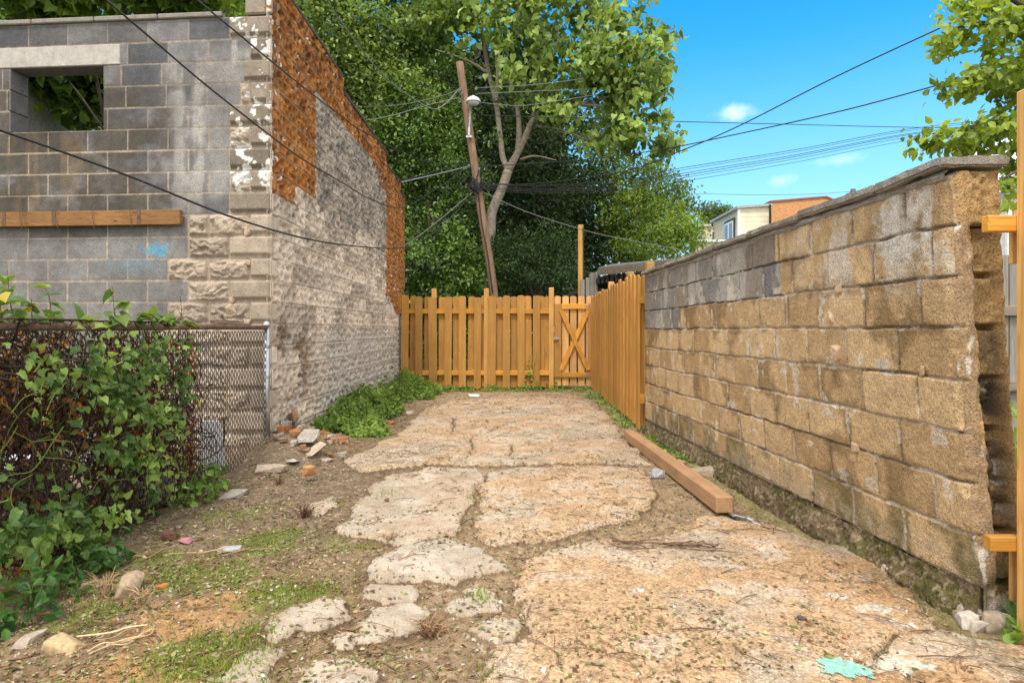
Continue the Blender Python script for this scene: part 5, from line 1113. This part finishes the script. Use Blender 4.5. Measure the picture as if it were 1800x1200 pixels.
stone(1192, 815, (.16, .12, .05), (.42, .29, .17), 'flat tan stone left of the large rough rock', 'stone', 420, None, .55, .2)
stone(1293, 845, (.10, .07, .06), (.42, .30, .20), 'small tan stone between the large rock and the wall', 'stone', 421, None, .6, .2)
stone(284, 1024, (.05, .03, .02), (.50, .20, .06), 'tiny orange brick chip on the grass', 'brick', 422, 'brick_fragment', .4)
stone(680, 886, (.035, .035, .03), (.20, .13, .08), 'small round dark stone on the grey left slab', 'stone', 423, None, .8)
stone(55, 1118, (.16, .05, .03), (.40, .33, .27), 'flat pale sliver of stone beside the lower left rock', 'stone flake', 424, 'stone_flake', .5)
stone(1518, 975, (.05, .03, .02), (.10, .10, .11), 'dark grey pebble by the foot of the block wall', 'pebble', 425, 'pebble', .8)
stone(1408, 1098, (.05, .035, .02), (.09, .085, .085), 'dark flat pebble on the bare near slab', 'pebble', 426, 'pebble', .8)
stone(1560, 1008, (.05, .05, .04), (.44, .37, .31), 'pale broken chunk at the slab edge by the wall', 'stone', 427)
stone(1600, 1020, (.07, .04, .03), (.50, .42, .36), 'pale pinkish chip near the wall footing', 'stone flake', 428, 'stone_flake')
stone(1648, 1045, (.05, .04, .02), (.55, .50, .45), 'whitish chip in the gravel below the wall end', 'stone flake', 429, 'stone_flake')
stone(410, 868, (.22, .16, .05), (.36, .33, .29), 'flat grey stone beside the chain-link fence', 'stone', 430, None, .6, .4)
stone(700, 716, (.16, .12, .08), (.45, .18, .06), 'orange brick bit between the two weed patches', 'brick', 431, 'brick_fragment', .4)
stone(720, 725, (.12, .10, .06), (.50, .42, .36), 'pale chunk in front of the smaller weed patch', 'stone', 432)
stone(685, 742, (.12, .10, .06), (.40, .19, .09), 'reddish lump in front of the bushy weeds', 'brick', 433, 'brick_fragment', .5)
stone(270, 1000, (.04, .025, .015), (.30, .24, .2), 'small brown chip near the oblong stone', 'stone flake', 434, 'stone_flake')
rr = np.random.default_rng(9)
for i in range(70):
    px = 482 + 130 * rr.random(); py = 762 + 52 * rr.random()
    stone(px, py, tuple(rr.uniform(.03, .105, 3) * np.array((1, 1, .7))), ((.31, .17, .09), (.36, .32, .27), (.26, .19, .13), (.46, .42, .37))[i % 4], 'small loose bit of brick or stone in the rubble heap', 'rubble', 450 + i, 'rubble_bit', .55, .2, 0, 'small bits in the rubble heap')

rr = np.random.default_rng(19)
for i in range(11):
    px = 1690 + 75 * rr.random(); py = 1062 + 36 * rr.random() + (px - 1690) * .25
    stone(px, py, tuple(rr.uniform(.05, .12, 3) * np.array((1, 1, .8))), ((.46, .41, .35), (.32, .26, .2), (.55, .50, .45))[i % 3], 'lump of crumbled masonry at the foot of the broken wall end', 'rubble', 560 + i, 'rubble_bit', .6, .15, 0, 'crumbled lumps under the broken wall end')
# timber on the ground, with flashing under it
a0 = np.array((1.345, 4.13)); a1 = np.array((1.235, 6.9)); tdir = (a1 - a0) / np.linalg.norm(a1 - a0); nrm = np.array((tdir[1], -tdir[0])); LT = np.linalg.norm(a1 - a0)
ang = -math.atan2(tdir[0], tdir[1]); zb0 = max(gh(*(a0 + tdir * t_)) for t_ in np.linspace(0, LT, 9)) + .002
tb = MB().box((-.055, 0, 0), (.055, LT, .105), None, .007).build('timber', M_lumber); tb.location = (a0[0], a0[1], zb0); tb.rotation_euler = (0, 0, ang); tag(tb, 'long square brown timber lying on the slabs beside the wall', 'timber')
fl = MB()
for k, (o1, o2) in enumerate(((.035, .10), (.02, .04))):
    pth = smooth_path([np.array((*(a0 + tdir * .5 + nrm * o1), 0)), np.array((*(a0 - tdir * .02 + nrm * (o1 + .01)), 0)), np.array((*(a0 - tdir * (.13 - .05 * k) + nrm * (o1 + .02)), 0)), np.array((*(a0 - tdir * (.27 - .09 * k) + nrm * (o2 + .06)), 0))], 6)
    zz_ = np.array([gh(p_[0], p_[1]) for p_ in pth]) + .012 + .012 * k; sd2 = np.gradient(pth[:, :2], axis=0); sd2 /= np.linalg.norm(sd2, axis=1)[:, None]; nn = np.stack([sd2[:, 1], -sd2[:, 0]], 1)
    V_ = []
    for i in range(len(pth)):
        for off_, up in ((-.016, .010), (-.008, .0), (.008, .0), (.016, .012)): V_.append((*(pth[i, :2] + nn[i] * off_), zz_[i] + up))
    fl.add(V_, None, [(i * 4 + j, i * 4 + j + 1, (i + 1) * 4 + j + 1, (i + 1) * 4 + j) for i in range(len(pth) - 1) for j in range(3)])
tag(fl.build('metal_flashing', M_zinc), 'bent silvery metal strips poking out from under the timber', 'metal strip')
# crumpled clear plastic
V_, T_, Q_ = hull_np(71, 34, (.11, .09, .07), .8); x, y = G(1156, 836); V_ = V_ * (1 + .35 * (np.random.default_rng(3).random((len(V_), 1)) - .5))
m, n, l, b = newmat('clear_plastic'); b.inputs['Base Color'].default_value = (.75, .78, .85, 1); b.inputs['Roughness'].default_value = .12; b.inputs['Transmission Weight'].default_value = .55; b.inputs['IOR'].default_value = 1.4
tag(mesh_np('plastic_wrapper', V_ + np.array((x, y, gh(x, y) + .035)), T_, Q_, m, None, None, False, None, np.array((x, y, gh(x, y)))), 'crumpled clear plastic wrapper beside the timber', 'litter')
V_, T_, Q_ = hull_np(72, 24, (.08, .05, .03), .8); x, y = G(324, 948); tag(mesh_np('paper_scrap', V_ + np.array((x, y, gh(x, y) + .012)), T_, Q_, mat_plain('pink_paper', (.50, .22, .27), .7), None, None, False, None, np.array((x, y, gh(x, y)))), 'pink and white scrap near the foot of the vine', 'litter')
V_, T_, Q_ = hull_np(73, 24, (.12, .08, .02), .8); x, y = G(404, 960); tag(mesh_np('paper_scrap', V_ + np.array((x, y, gh(x, y) + .01)), T_, Q_, mat_plain('grey_paper', (.42, .42, .45), .7), None, None, False, None, np.array((x, y, gh(x, y)))), 'grey crumpled scrap on the mossy soil', 'litter')
V_, T_, Q_ = hull_np(74, 24, (.20, .10, .05), .8); x, y = G(833, 696); tag(mesh_np('plastic_scrap', V_ + np.array((x, y, gh(x, y) + .02)), T_, Q_, M_white, None, None, False, None, np.array((x, y, gh(x, y)))), 'white plastic scrap in front of the far fence', 'litter')
# turquoise paint spill
x0, y0 = G(1478, 1168, .03); us_ = np.linspace(-.3, .3, 110); uu, vv = np.meshgrid(us_, us_, indexing='ij'); rad_ = np.hypot(uu / .088, vv / .080) - 2.0 * (fbm(uu * 14 + 3, vv * 14, seed=7) - .5) - 1.0 * (fbm(uu * 50, vv * 50, seed=8, o=3) - .5) + .5 * np.abs(uu) / .1 * 0
keep = (rad_[:-1, :-1] < .88); Q = grid_faces(110, 110, keep); V_ = np.stack([x0 + uu, y0 + vv, ground_h(x0 + uu, y0 + vv) + .004], -1).reshape(-1, 3); v_, q_ = compact(V_, Q)
tag(mesh_np('paint_spill', v_, None, q_, mat_plain('turquoise_paint', (.24, .50, .43), .8, 0, 45, .35), None, None, True, None, np.array((x0, y0, .03))), 'dried turquoise paint splash on the near slab', 'paint splash')

# dry stubs and twig bundles
def stub(px, py, n_, ht, spread, label, seed, col=(.24, .15, .085), name='dry_stub', flat=.0):
    r = np.random.default_rng(seed); x, y = G(px, py); z = gh(x, y); m_ = MB()
    for i in range(n_):
        a_ = r.uniform(0, 6.28); e = np.array((math.cos(a_) * spread * r.uniform(.2, 1), math.sin(a_) * spread * r.uniform(.2, 1), ht * r.uniform(.3, 1))); b0 = np.array((x + r.normal() * spread * .12, y + r.normal() * spread * .12, z - .01))
        m_.tube(smooth_path([b0, b0 + e * .5 + np.array((0, 0, ht * .2)) + r.normal(size=3) * .006, b0 + e], 3), np.linspace(1, .4, 7) * r.uniform(.0016, .004), 4, np.array(col) * r.uniform(.5, 1.7), False)
    return tag(m_.build(name, M_dry, None, False, np.array((x, y, z))), label, 'dry plant')
stub(757, 1112, 60, .07, .11, 'ragged dry root clump among the near grey slabs', 501); stub(536, 900, 34, .10, .09, 'spiky dry stub on the bare soil left of the slabs', 502, (.14, .08, .045)); stub(185, 1040, 26, .14, .09, 'dry straw stub at the foot of the vine', 503, (.34, .24, .14)); stub(490, 848, 24, .10, .07, 'brown stub below the flat tan stone', 504, (.17, .09, .05)); stub(250, 1050, 24, .08, .09, 'pale dry stalks right of the straw stub', 505, (.38, .27, .16)); stub(690, 950, 20, .05, .10, 'low dry tuft at the edge of the grey slab', 506, (.20, .13, .08)); stub(1085, 890, 14, .03, .08, 'sparse dry sprig on the middle slab', 507)
def bundle(px, py, n_, L_, ang_, label, seed, spread=.06, col=(.16, .10, .06)):
    r = np.random.default_rng(seed); x, y = G(px, py); m_ = MB()
    for i in range(n_):
        a_ = ang_ + r.normal() * .16; d = np.array((math.cos(a_), math.sin(a_))) * L_ * r.uniform(.4, 1); c_ = np.array((x, y)) + r.normal(size=2) * spread * np.array((1.2, .6)); P3 = []
        for t_ in (-.5, -.15, .2, .5): q = c_ + d * t_ + r.normal(size=2) * .008; P3.append((*q, gh(*q) + .008 + .02 * r.random()))
        m_.tube(smooth_path(P3, 3), r.uniform(.0016, .0035), 4, np.array(col) * r.uniform(.5, 1.6), False)
    return tag(m_.build('twig_bundle', M_dry, None, False, np.array((x, y, gh(x, y)))), label, 'twigs')
bundle(1205, 968, 18, .25, .12, 'bundle of thin dead twigs across the slab below the timber', 511); bundle(1130, 968, 8, .25, -.1, 'few loose twigs left of the twig bundle', 512); bundle(205, 1125, 7, .26, .75, 'pale straw stalks lying at the lower left', 513, .05, (.50, .37, .22)); bundle(385, 965, 6, .28, .5, 'pale stalk on the moss right of the vine', 514, .06, (.44, .33, .2)); bundle(258, 975, 4, .3, 1.2, 'bare vine stalks trailing at the vine foot', 515, .03, (.3, .2, .12))

# ---------------------------------------------------------------- utility pole and lamp
PD = 15.0
up_ = thing('utility_pole', 'leaning brown wooden utility pole with a lamp behind the far fence', 'utility pole', P(874, 655, PD))
pp = [P(878, 665, PD), P(868, 515, PD), P(846, 370, PD), P(826, 235, PD), P(808, 110, PD)]
pth = smooth_path(pp, 6); m_ = MB().tube(pth, np.linspace(.10, .085, len(pth)), 14); m_.build('shaft', M_pole, up_, True)
lampm = MB(); lc = P(832, 178, PD - .35)
lp_ = [(0, .12), (.035, .12), (.04, .095), (.10, .08), (.145, .045), (.165, .0), (.168, -.03), (.16, -.035)]
V_ = []; ns_ = 20
for r_, z_ in lp_:
    for j in range(ns_): a_ = 2 * math.pi * j / ns_; V_.append(lc + np.array((r_ * math.cos(a_), r_ * math.sin(a_), z_)))
Q_ = [(i * ns_ + j, i * ns_ + (j + 1) % ns_, (i + 1) * ns_ + (j + 1) % ns_, (i + 1) * ns_ + j) for i in range(len(lp_) - 1) for j in range(ns_)]
hood = lampm.add(V_, None, Q_).build('lamp_hood', mat_plain('lamp_white', (.55, .57, .58), .4), up_, True)
bw = MB(); lp2 = [(.14, -.03), (.125, -.06), (.09, -.085), (.05, -.095), (.0, -.098)]; V_ = []
for r_, z_ in lp2:
    for j in range(ns_): a_ = 2 * math.pi * j / ns_; V_.append(lc + np.array((r_ * math.cos(a_), r_ * math.sin(a_), z_)))
bw.add(V_, None, [(i * ns_ + j, i * ns_ + (j + 1) % ns_, (i + 1) * ns_ + (j + 1) % ns_, (i + 1) * ns_ + j) for i in range(len(lp2) - 1) for j in range(ns_)]).build('lamp_bowl', M_lampglass, up_, True)
ar = MB().tube(smooth_path([P(824, 238, PD - .1), P(825.5, 215, PD - .14), P(827, 195, PD - .2), P(831, 183, PD - .33)], 5), .024, 8); ar.build('lamp_arm', M_zinc, up_, True)
br = MB(); q = P(824.5, 240, PD - .13); br.box(q - np.array((.07, .02, .03)), q + np.array((.07, .02, .02)), None, .004).box(q - np.array((.025, .02, .0)), q + np.array((.025, .03, .2)), None, .004); br.build('lamp_bracket', M_zinc, up_)
tn = MB(); r = np.random.default_rng(66); c0 = P(836, 325, PD - .12)
for i in range(26):
    a_ = c0 + r.normal(size=3) * np.array((.12, .06, .10)); b_ = c0 + r.normal(size=3) * np.array((.14, .06, .12)); tn.tube(smooth_path([a_, (a_ + b_) / 2 + r.normal(size=3) * .06, b_], 5), .011, 5)
for i in range(3): q = c0 + np.array((-.06 + .06 * i, -.05, -.08 - .05 * i)); tn.tube([q, q + np.array((.01, 0, .2))], .035, 8)
tn.build('cable_splices', M_black, up_)
sh_ = MB()
for px, py in ((808, 158), (812, 165), (837, 156), (824, 292), (842, 298)): q = P(px, py, PD - .11); sh_.tube([q - np.array((0, .05, .02)), q + np.array((0, .02, .02))], .03, 8)
sh_.build('insulator', M_zinc, up_); MB().tube(smooth_path([P(840, 335, PD - .13), P(847, 395, PD - .12), P(856, 440, PD - .13), P(866, 515, PD - .14)], 5), .014, 6).build('riser_cable', M_black, up_, True)

def cable(pts, rad, label, mat=M_black, group='overhead cables'):
    p3 = np.array([P(*q) for q in pts]); pth = smooth_path(p3, 10); o = MB().tube(pth, rad, 6).build('overhead_cable', mat, None, True, p3[0]); return tag(o, label, 'cable', group)
cable([(836, 325, 14.9), (800, 375, 13.5), (740, 425, 11.5), (700, 436, 10.2), (640, 434, 8.4), (545, 421, 6.3), (400, 379, 5.2), (225, 309, 4.6), (0, 229, 3.8), (-200, 165, 3.3)], .0085, 'thick black cable sagging across the front of the building')
cable([(828, 290, 14.9), (770, 330, 13.6), (710, 364, 11.6), (656, 352, 9.3), (600, 320, 7.6), (532, 280, 6.3), (464, 230, 5.55), (360, 148, 5.0), (280, 80, 4.6), (186, 0, 4.2), (60, -105, 3.8)], .0075, 'black cable crossing the building corner diagonally to the top left')
cable([(822, 292, 14.9), (740, 282, 12.4), (640, 232, 8.9), (600, 204, 7.7), (552, 168, 6.7), (472, 104, 5.6), (424, 64, 5.2), (346, 0, 4.8), (250, -80, 4.4)], .0072, 'thin black cable crossing the orange paint to the coping')
cable([(806, 158, 14.9), (780, 185, 14.4), (755, 190, 13.8), (700, 155, 12.6), (660, 118, 11.6), (600, 40, 10.2), (575, 0, 9.6), (530, -80, 8.8)], .011, 'drooping cable running from the pole top up over the parapet', M_greyc)
cable([(808, 156, 14.9), (780, 168, 15.2), (700, 185, 16), (620, 187, 16.3), (500, 180, 17)], .010, 'pale cable running level to the left of the pole top', M_greyc)
cable([(806, 172, 14.9), (745, 187, 15), (690, 203, 14.6), (640, 212, 14.4), (560, 214, 14)], .009, 'lower pale cable left of the pole top', M_greyc)
cable([(826, 292, 14.85), (765, 307, 14), (700, 322, 13.1), (660, 335, 12.6)], .014, 'thick pale service cable from mid pole to the side wall parapet', M_greyc)
cable([(824, 288, 14.9), (760, 302, 14), (705, 319, 13.2), (660, 330, 12.6)], .010, 'thinner dark service cable just above the pale one')
cable([(834, 335, 14.9), (790, 372, 14.4), (740, 412, 13.8), (704, 436, 13.4)], .008, 'green-grey drop cable hanging from the splices to the wall', M_greyc)
cable([(838, 155, 14.9), (950, 148, 14.2), (1060, 133, 16.2), (1120, 120, 16.8)], .0075, 'uppermost of the pale cables running right through the big leaves', M_greyc)
cable([(838, 165, 14.9), (950, 160, 14.2), (1060, 155, 16.0), (1140, 138, 16.6)], .0075, 'second pale cable from the top running right through the big leaves', M_greyc)
cable([(838, 180, 14.9), (910, 186, 14.4), (970, 179, 14), (1060, 164, 15.8), (1130, 145, 16.6)], .0075, 'third pale cable running right, sagging past the lamp', M_greyc)
cable([(842, 203, 14.9), (1020, 208, 15.4), (1200, 214, 16), (1400, 219, 17), (1605, 224, 18.5), (1860, 226, 20)], .010, 'nearly level cable crossing the sky below the small cloud')
cable([(842, 293, 14.9), (1000, 283, 13.6), (1150, 265, 12.3), (1300, 235, 11), (1500, 190, 9.5), (1735, 125, 8.4), (1900, 76, 7.8)], .0095, 'black cable rising gently to the right edge of the sky')
cable([(842, 326, 14.9), (950, 322, 14.2), (1100, 300, 12.9), (1200, 264, 12), (1300, 221, 11.2), (1480, 130, 9.8), (1735, 12, 8.4), (1900, -65, 7.8)], .010, 'steep black cable rising to the upper right corner')
for i, (a, b_, c_) in enumerate(((322, 298, 229), (326, 304, 234), (331, 312, 240), (329, 308, 236), (334, 318, 246), (320, 294, 226))):
    cable([(844, a, 14.9), (950, a + 6, 15.4), (1100, (a + b_) / 2 + 10 - i * .3, 16), (1200, b_ + 1, 16.6), (1400, (b_ + c_) / 2 + 3, 17.6), (1605, c_, 18.8), (1800, c_ - 20, 20)], .0085 if i % 2 else .0065, 'one of the bundled cables sagging from the splices across the sky to the right', M_black, 'bundled cables between the pole and the right tree')
cable([(845, 336, 14.9), (925, 372, 14.8), (1018, 402, 14.8), (1075, 416, 14.8), (1200, 440, 15)], .008, 'cable sloping down from the pole to the tall thin post', M_greyc)
cable([(1180, 339, 40), (1300, 342, 40), (1400, 342, 40), (1505, 336, 40), (1700, 318, 40)], .017, 'faint far wire above the orange brick building', M_greyc)

# ---------------------------------------------------------------- neighbours beyond the wall
tp = thing('timber_post', 'tall thin timber post standing beyond the gate', 'post', P(1020, 640, 14.8))
a = P(1016.5, 640, 14.8); b_ = P(1024.5, 396, 14.9); MB().box((a[0], 14.8, -.05), (b_[0] + .0, 14.9, b_[2]), None, .005).build('shaft', M_post, tp); MB().tube([P(1025, 400, 14.79), P(1025.5, 505, 14.79)], .012, 6).build('conduit', M_black, tp)
cpt = thing('carport', 'old timber carport with a weathered fascia behind the side fence', 'carport', P(1120, 640, 14.5))
def slab4(name, pts, th, mat):
    pts = np.array(pts, float); lo = pts - np.array((0, 0, th)); return mesh_np(name, np.concatenate([pts, lo]), None, [(0, 1, 2, 3), (7, 6, 5, 4), (0, 4, 5, 1), (1, 5, 6, 2), (2, 6, 7, 3), (3, 7, 4, 0)], mat, cpt, None, False, None, pts[0])
f0, f1_ = P(1052, 476, 14.5), P(1262, 449, 12.6); g0, g1 = P(1075, 470, 17.0), P(1275, 452, 15.5)
M_tin = mat_plain('tin_roof', (.16, .155, .15), .6, .2, 8, .25)
slab4('roof', [f0 + (0, 0, .075), f1_ + (0, 0, .03), g1 + (0, 0, .07), g0 + (0, 0, .09)], .025, M_tin)
slab4('fascia', [f0 + (-.02, -.06, .045), f1_ + (0, -.06, .0), f1_ + (0, .0, .0), f0 + (-.02, .0, .045)], .15, mat_wood('dark_fascia_wood', (.13, .10, .075), (.19, .155, .12), (.06, .045, .035), axis=0))
ra = MB()
for i in range(9):
    t_ = i / 8; q = f0 + (f1_ - f0) * (t_ * .35) + np.array((-.12 * i * 0, 0, -.16)); ra.box(q + (-.03, .02, -.12), q + (.03, 2.4, .0))
ra.build('rafter', M_dark, cpt)
bm_ = MB(); q = P(1078, 487, 15.4); bm_.box(q + (-.1, 0, -.06), q + (1.6, .06, .03), None, .004); bm_.build('beam', M_woodh, cpt, False, q)
for px, d in ((1078, 14.7), (1150, 14.0), (1040, 16.2)): q = P(px, 480, d); MB().box((q[0] - .06, d, -.05), (q[0] + .06, d + .12, q[2] + .02), None, .004).build('post', M_oldwood, cpt, False, q)
pw_ = np.array([P(1008, 512, 16.9), P(1060, 484, 16.9), P(1170, 474, 16.9), P(1170, 640, 16.9), P(1008, 640, 16.9)]); pw_ = np.concatenate([pw_, pw_ + (0, .12, 0)])
mesh_np('dark_backing', pw_, [(0, 1, 2), (5, 7, 6)], [(0, 2, 3, 4), (5, 9, 8, 7), (0, 5, 6, 1), (1, 6, 7, 2)], mat_plain('carport_shade_fill', (.045, .038, .033), .9, 0, 9, .3), cpt)  # added dark sheet closing the sky gap; roof shade put into its colour
# dark lean-to slope left of it
lt = thing('lean_to', 'low dark lean-to roof with stub posts behind the gate', 'shed', P(1040, 640, 15.5))
p_ = [P(985, 522, 15.2), P(1070, 482, 14.7), P(1078, 484, 16.6), P(1000, 520, 17)]
V_ = np.array(p_); V_ = np.concatenate([V_, V_ - np.array((0, 0, .10))]); mesh_np('roof', V_, None, [(0, 1, 2, 3), (7, 6, 5, 4), (0, 4, 5, 1), (1, 5, 6, 2), (2, 6, 7, 3), (3, 7, 4, 0)], M_dark, lt)
MB().box((P(990, 520, 15.6)[0], 15.6, -.05), (P(1075, 520, 15.6)[0], 15.7, 1.95)).build('wall', M_dark, lt)
for px, py in ((1033, 488), (1041, 483), (1047, 480), (1024, 492)): q = P(px, py, 14.75); MB().box((q[0] - .045, 14.72, 0), (q[0] + .045, 14.78, q[2]), None, .003).build('post', M_oldwood, lt, False, q)

# cream sided house
def mat_siding(name, c, pitch):
    m, n, l, b = newmat(name); t = n.new('ShaderNodeTexCoord'); s_ = n.new('ShaderNodeSeparateXYZ'); l.new(t.outputs['Object'], s_.inputs[0])
    f = nmath(n, l, 'FRACT', nmath(n, l, 'MULTIPLY', s_.outputs[2], 1 / pitch)); nz_ = nnoise(n, l, t.outputs['Object'], 3, 4)
    cc = nmix(n, l, nmap(n, l, f, .86, .98, 0, .55), c, (c[0] * .45, c[1] * .42, c[2] * .38)); cc = nmix(n, l, 1.0, cc, nval(n, l, nmap(n, l, nz_, .3, .7, .92, 1.08)), 'MULTIPLY'); l.new(cc, b.inputs['Base Color']); b.inputs['Roughness'].default_value = .6; nbump(n, l, b, nmath(n, l, 'MULTIPLY', f, -1), .6, .02); return m
M_cream = mat_siding('cream_siding', (.72, .66, .50), .20); M_greys = mat_siding('grey_siding', (.42, .44, .46), .12)
hs_ = thing('siding_house', 'cream clapboard house showing above the middle of the block wall', 'house', (10.6, 30, 0))
X0, YH = 9.71, 28.0; zh = CAMH + (HY - 367) / F * YH
V_ = np.array([(X0, YH, 0), (X0 + 1.33, YH, 0), (X0 + 1.33, YH, zh + .10), (X0, YH, zh), (X0, YH + 3.6, 0), (X0 + 1.33, YH + 3.6, 0), (X0 + 1.33, YH + 3.6, zh + .10), (X0, YH + 3.6, zh)])
mesh_np('wall', V_, None, [(0, 1, 2, 3), (4, 0, 3, 7), (1, 5, 6, 2), (5, 4, 7, 6)], M_cream, hs_)
V_ = np.array([(X0 - .12, YH - .12, zh + .002), (X0 + 1.4, YH - .12, zh + .112), (X0 + 1.4, YH + 3.7, zh + .112), (X0 - .12, YH + 3.7, zh + .002)]); V_ = np.concatenate([V_ + (0, 0, .10), V_])
mesh_np('roof', V_, None, [(0, 1, 2, 3), (7, 6, 5, 4), (0, 4, 5, 1), (1, 5, 6, 2), (2, 6, 7, 3), (3, 7, 4, 0)], mat_plain('roof_edge', (.40, .41, .42), .5), hs_)
MB().box((X0 - .05, YH - .03, 0), (X0 + .05, YH + .05, zh - .003)).build('corner_trim', M_white, hs_)
wf = MB(); wy0, wy1 = YH + .45, YH + 1.75; wz0, wz1 = 4.3, 6.05
wf.box((X0 - .06, wy0, wz0), (X0 - .003, wy1, wz1)); wf = wf.build('window', mat_plain('dark_frame', (.04, .04, .045), .5), hs_)
pn_ = MB()
for a_ in (wy0 + .10, (wy0 + wy1) / 2 + .03): pn_.box((X0 - .085, a_, wz0 + .05), (X0 - .062, a_ + .52, wz1 - .12))
pn_.build('sash', M_white, wf); gl = MB()
for a_ in (wy0 + .17, (wy0 + wy1) / 2 + .10): gl.box((X0 - .09, a_, wz0 + .1), (X0 - .087, a_ + .38, wz1 - .2))
M_glass = mat_plain('window_glass', (.10, .14, .18), .08, 0, 5, .1, 0, .8); gl.build('pane', M_glass, wf)
zb2 = CAMH + (HY - 398) / F * 31.5; x2 = (1238 - CX) / F * 31.5
MB().box((x2, 31.5, 0), (X0 - .003, 34, zb2)).build('rear_wing', M_cream, hs_); MB().box((x2 - .1, 31.4, zb2 + .002), (X0 - .13, 34.1, zb2 + .10)).build('wing_roof', mat_plain('wing_roof', (.6, .6, .6), .5), hs_)
q = P(1252, 422, 31.45); q2 = P(1270, 408, 31.45); w2 = MB().box((q[0] - .06, 31.44, q[2] - .06), (q2[0] + .06, 31.497, q2[2] + .06)).build('window', M_white, hs_); MB().box((q[0], 31.42, q[2]), (q2[0], 31.438, q2[2])).build('pane', M_glass, w2)
zb3 = CAMH + (HY - 426) / F * 27.2; MB().box(((1222 - CX) / F * 27.2, 27.2, 0), (X0 + .6, 27.96, zb3)).build('low_wing', M_cream, hs_); MB().box(((1220 - CX) / F * 27.2, 27.05, zb3 + .002), (X0 + .7, 27.97, zb3 + .09)).build('low_roof', M_white, hs_)
# orange brick building
ob = thing('brick_house', 'orange brick house wall beside the cream clapboard house', 'house', (12, 27, 0))
M_brick = mat_masonry('orange_brick', 25, .14, .2, .006, base=(.60, .31, .14))
xl, xr, xe = (1355 - CX) / F * 27.9, (1452 - CX) / F * 27.9, (1480 - CX) / F * 27.9; z0_, z1_, z2_ = [CAMH + (HY - q) / F * 27.9 for q in (356, 347.5, 360)]
V_ = np.array([(xl, 27.9, 0), (xe, 27.9, 0), (xe, 27.9, z2_), (xr, 27.9, z1_), (xl, 27.9, z0_), (xl, 32, 0), (xe, 32, 0), (xe, 32, z2_), (xr, 32, z1_), (xl, 32, z0_)])
mesh_np('wall', V_, [(0, 1, 2), (0, 2, 3), (0, 3, 4)], [(5, 0, 4, 9), (1, 6, 7, 2)], M_brick, ob)
V_ = np.array([(xl - .05, 27.85, z0_ + .002), (xr, 27.85, z1_ + .002), (xe + .05, 27.85, z2_ + .002), (xe + .05, 32, z2_ + .002), (xr, 32, z1_ + .002), (xl - .05, 32, z0_ + .002)]); V_ = np.concatenate([V_ + (0, 0, .07), V_])
mesh_np('roof', V_, None, [(0, 1, 4, 5), (1, 2, 3, 4), (0, 6, 7, 1), (1, 7, 8, 2), (6, 11, 10, 7), (7, 10, 9, 8), (0, 5, 11, 6), (2, 8, 9, 3)], mat_plain('red_coping', (.30, .10, .07), .6), ob)
MB().tube([P(1353.5, 360, 27.7), P(1354.5, 440, 27.7)], .05, 8).build('downpipe', M_dark, ob)
# chimney pot far right over the coping
cm_ = MB(); q = P(1503, 345, 34); cm_.box(q + (-.22, 0, -2.5), q + (.22, .4, .12), None, .01).box(q + (-.28, -.05, .12), q + (.28, .45, .2), None, .01).box(q + (-.1, .1, .2), q + (.1, .3, .42), None, .01)
cmh = thing('chimney_house', 'small far house behind the wall showing only its chimney top', 'house', (q[0], 34, 0)); cm_.build('chimney', mat_plain('chimney_grey', (.16, .15, .15), .9), cmh); MB().box((q[0] - 2, 33.9, 0), (q[0] + 3, 38, q[2] - 1.2)).build('wall', M_cream, cmh)
# house at the right edge
gh_ = thing('gable_house', 'grey house with a white roof edge and brick corner behind the right tree', 'house', (9, 11.5, 0))
q0 = P(1748, 330, 11.5); q1 = P(1800, 288, 11.5); xm = q0[0]
V_ = np.array([(xm, 11.5, 0), (xm + 3.5, 11.5, 0), (xm + 3.5, 11.5, 5.6), (xm, 11.5, 3.55), (xm, 17, 0), (xm + 3.5, 17, 0), (xm + 3.5, 17, 5.6), (xm, 17, 3.55)])
mesh_np('wall', V_, None, [(0, 1, 2, 3), (4, 0, 3, 7), (1, 5, 6, 2), (5, 4, 7, 6)], M_greys, gh_)
e0_ = np.array((xm - .05, 11.3, 3.53)); e1_ = np.array((xm + 3.6, 11.3, 5.67)); V_ = np.array([e0_, e1_, e1_ + (0, 6, 0), e0_ + (0, 6, 0)]); V_ = np.concatenate([V_ + (0, 0, .16), V_])
mesh_np('roof', V_, None, [(0, 1, 2, 3), (7, 6, 5, 4), (0, 4, 5, 1), (1, 5, 6, 2), (2, 6, 7, 3), (3, 7, 4, 0)], M_white, gh_)
MB().box((xm + .28, 11.42, 0), (xm + .9, 11.497, 3.4)).build('brick_corner', M_brick, gh_); MB().box((xm + .18, 11.43, 1.2), (xm + .26, 11.497, 3.3)).build('trim', M_white, gh_)
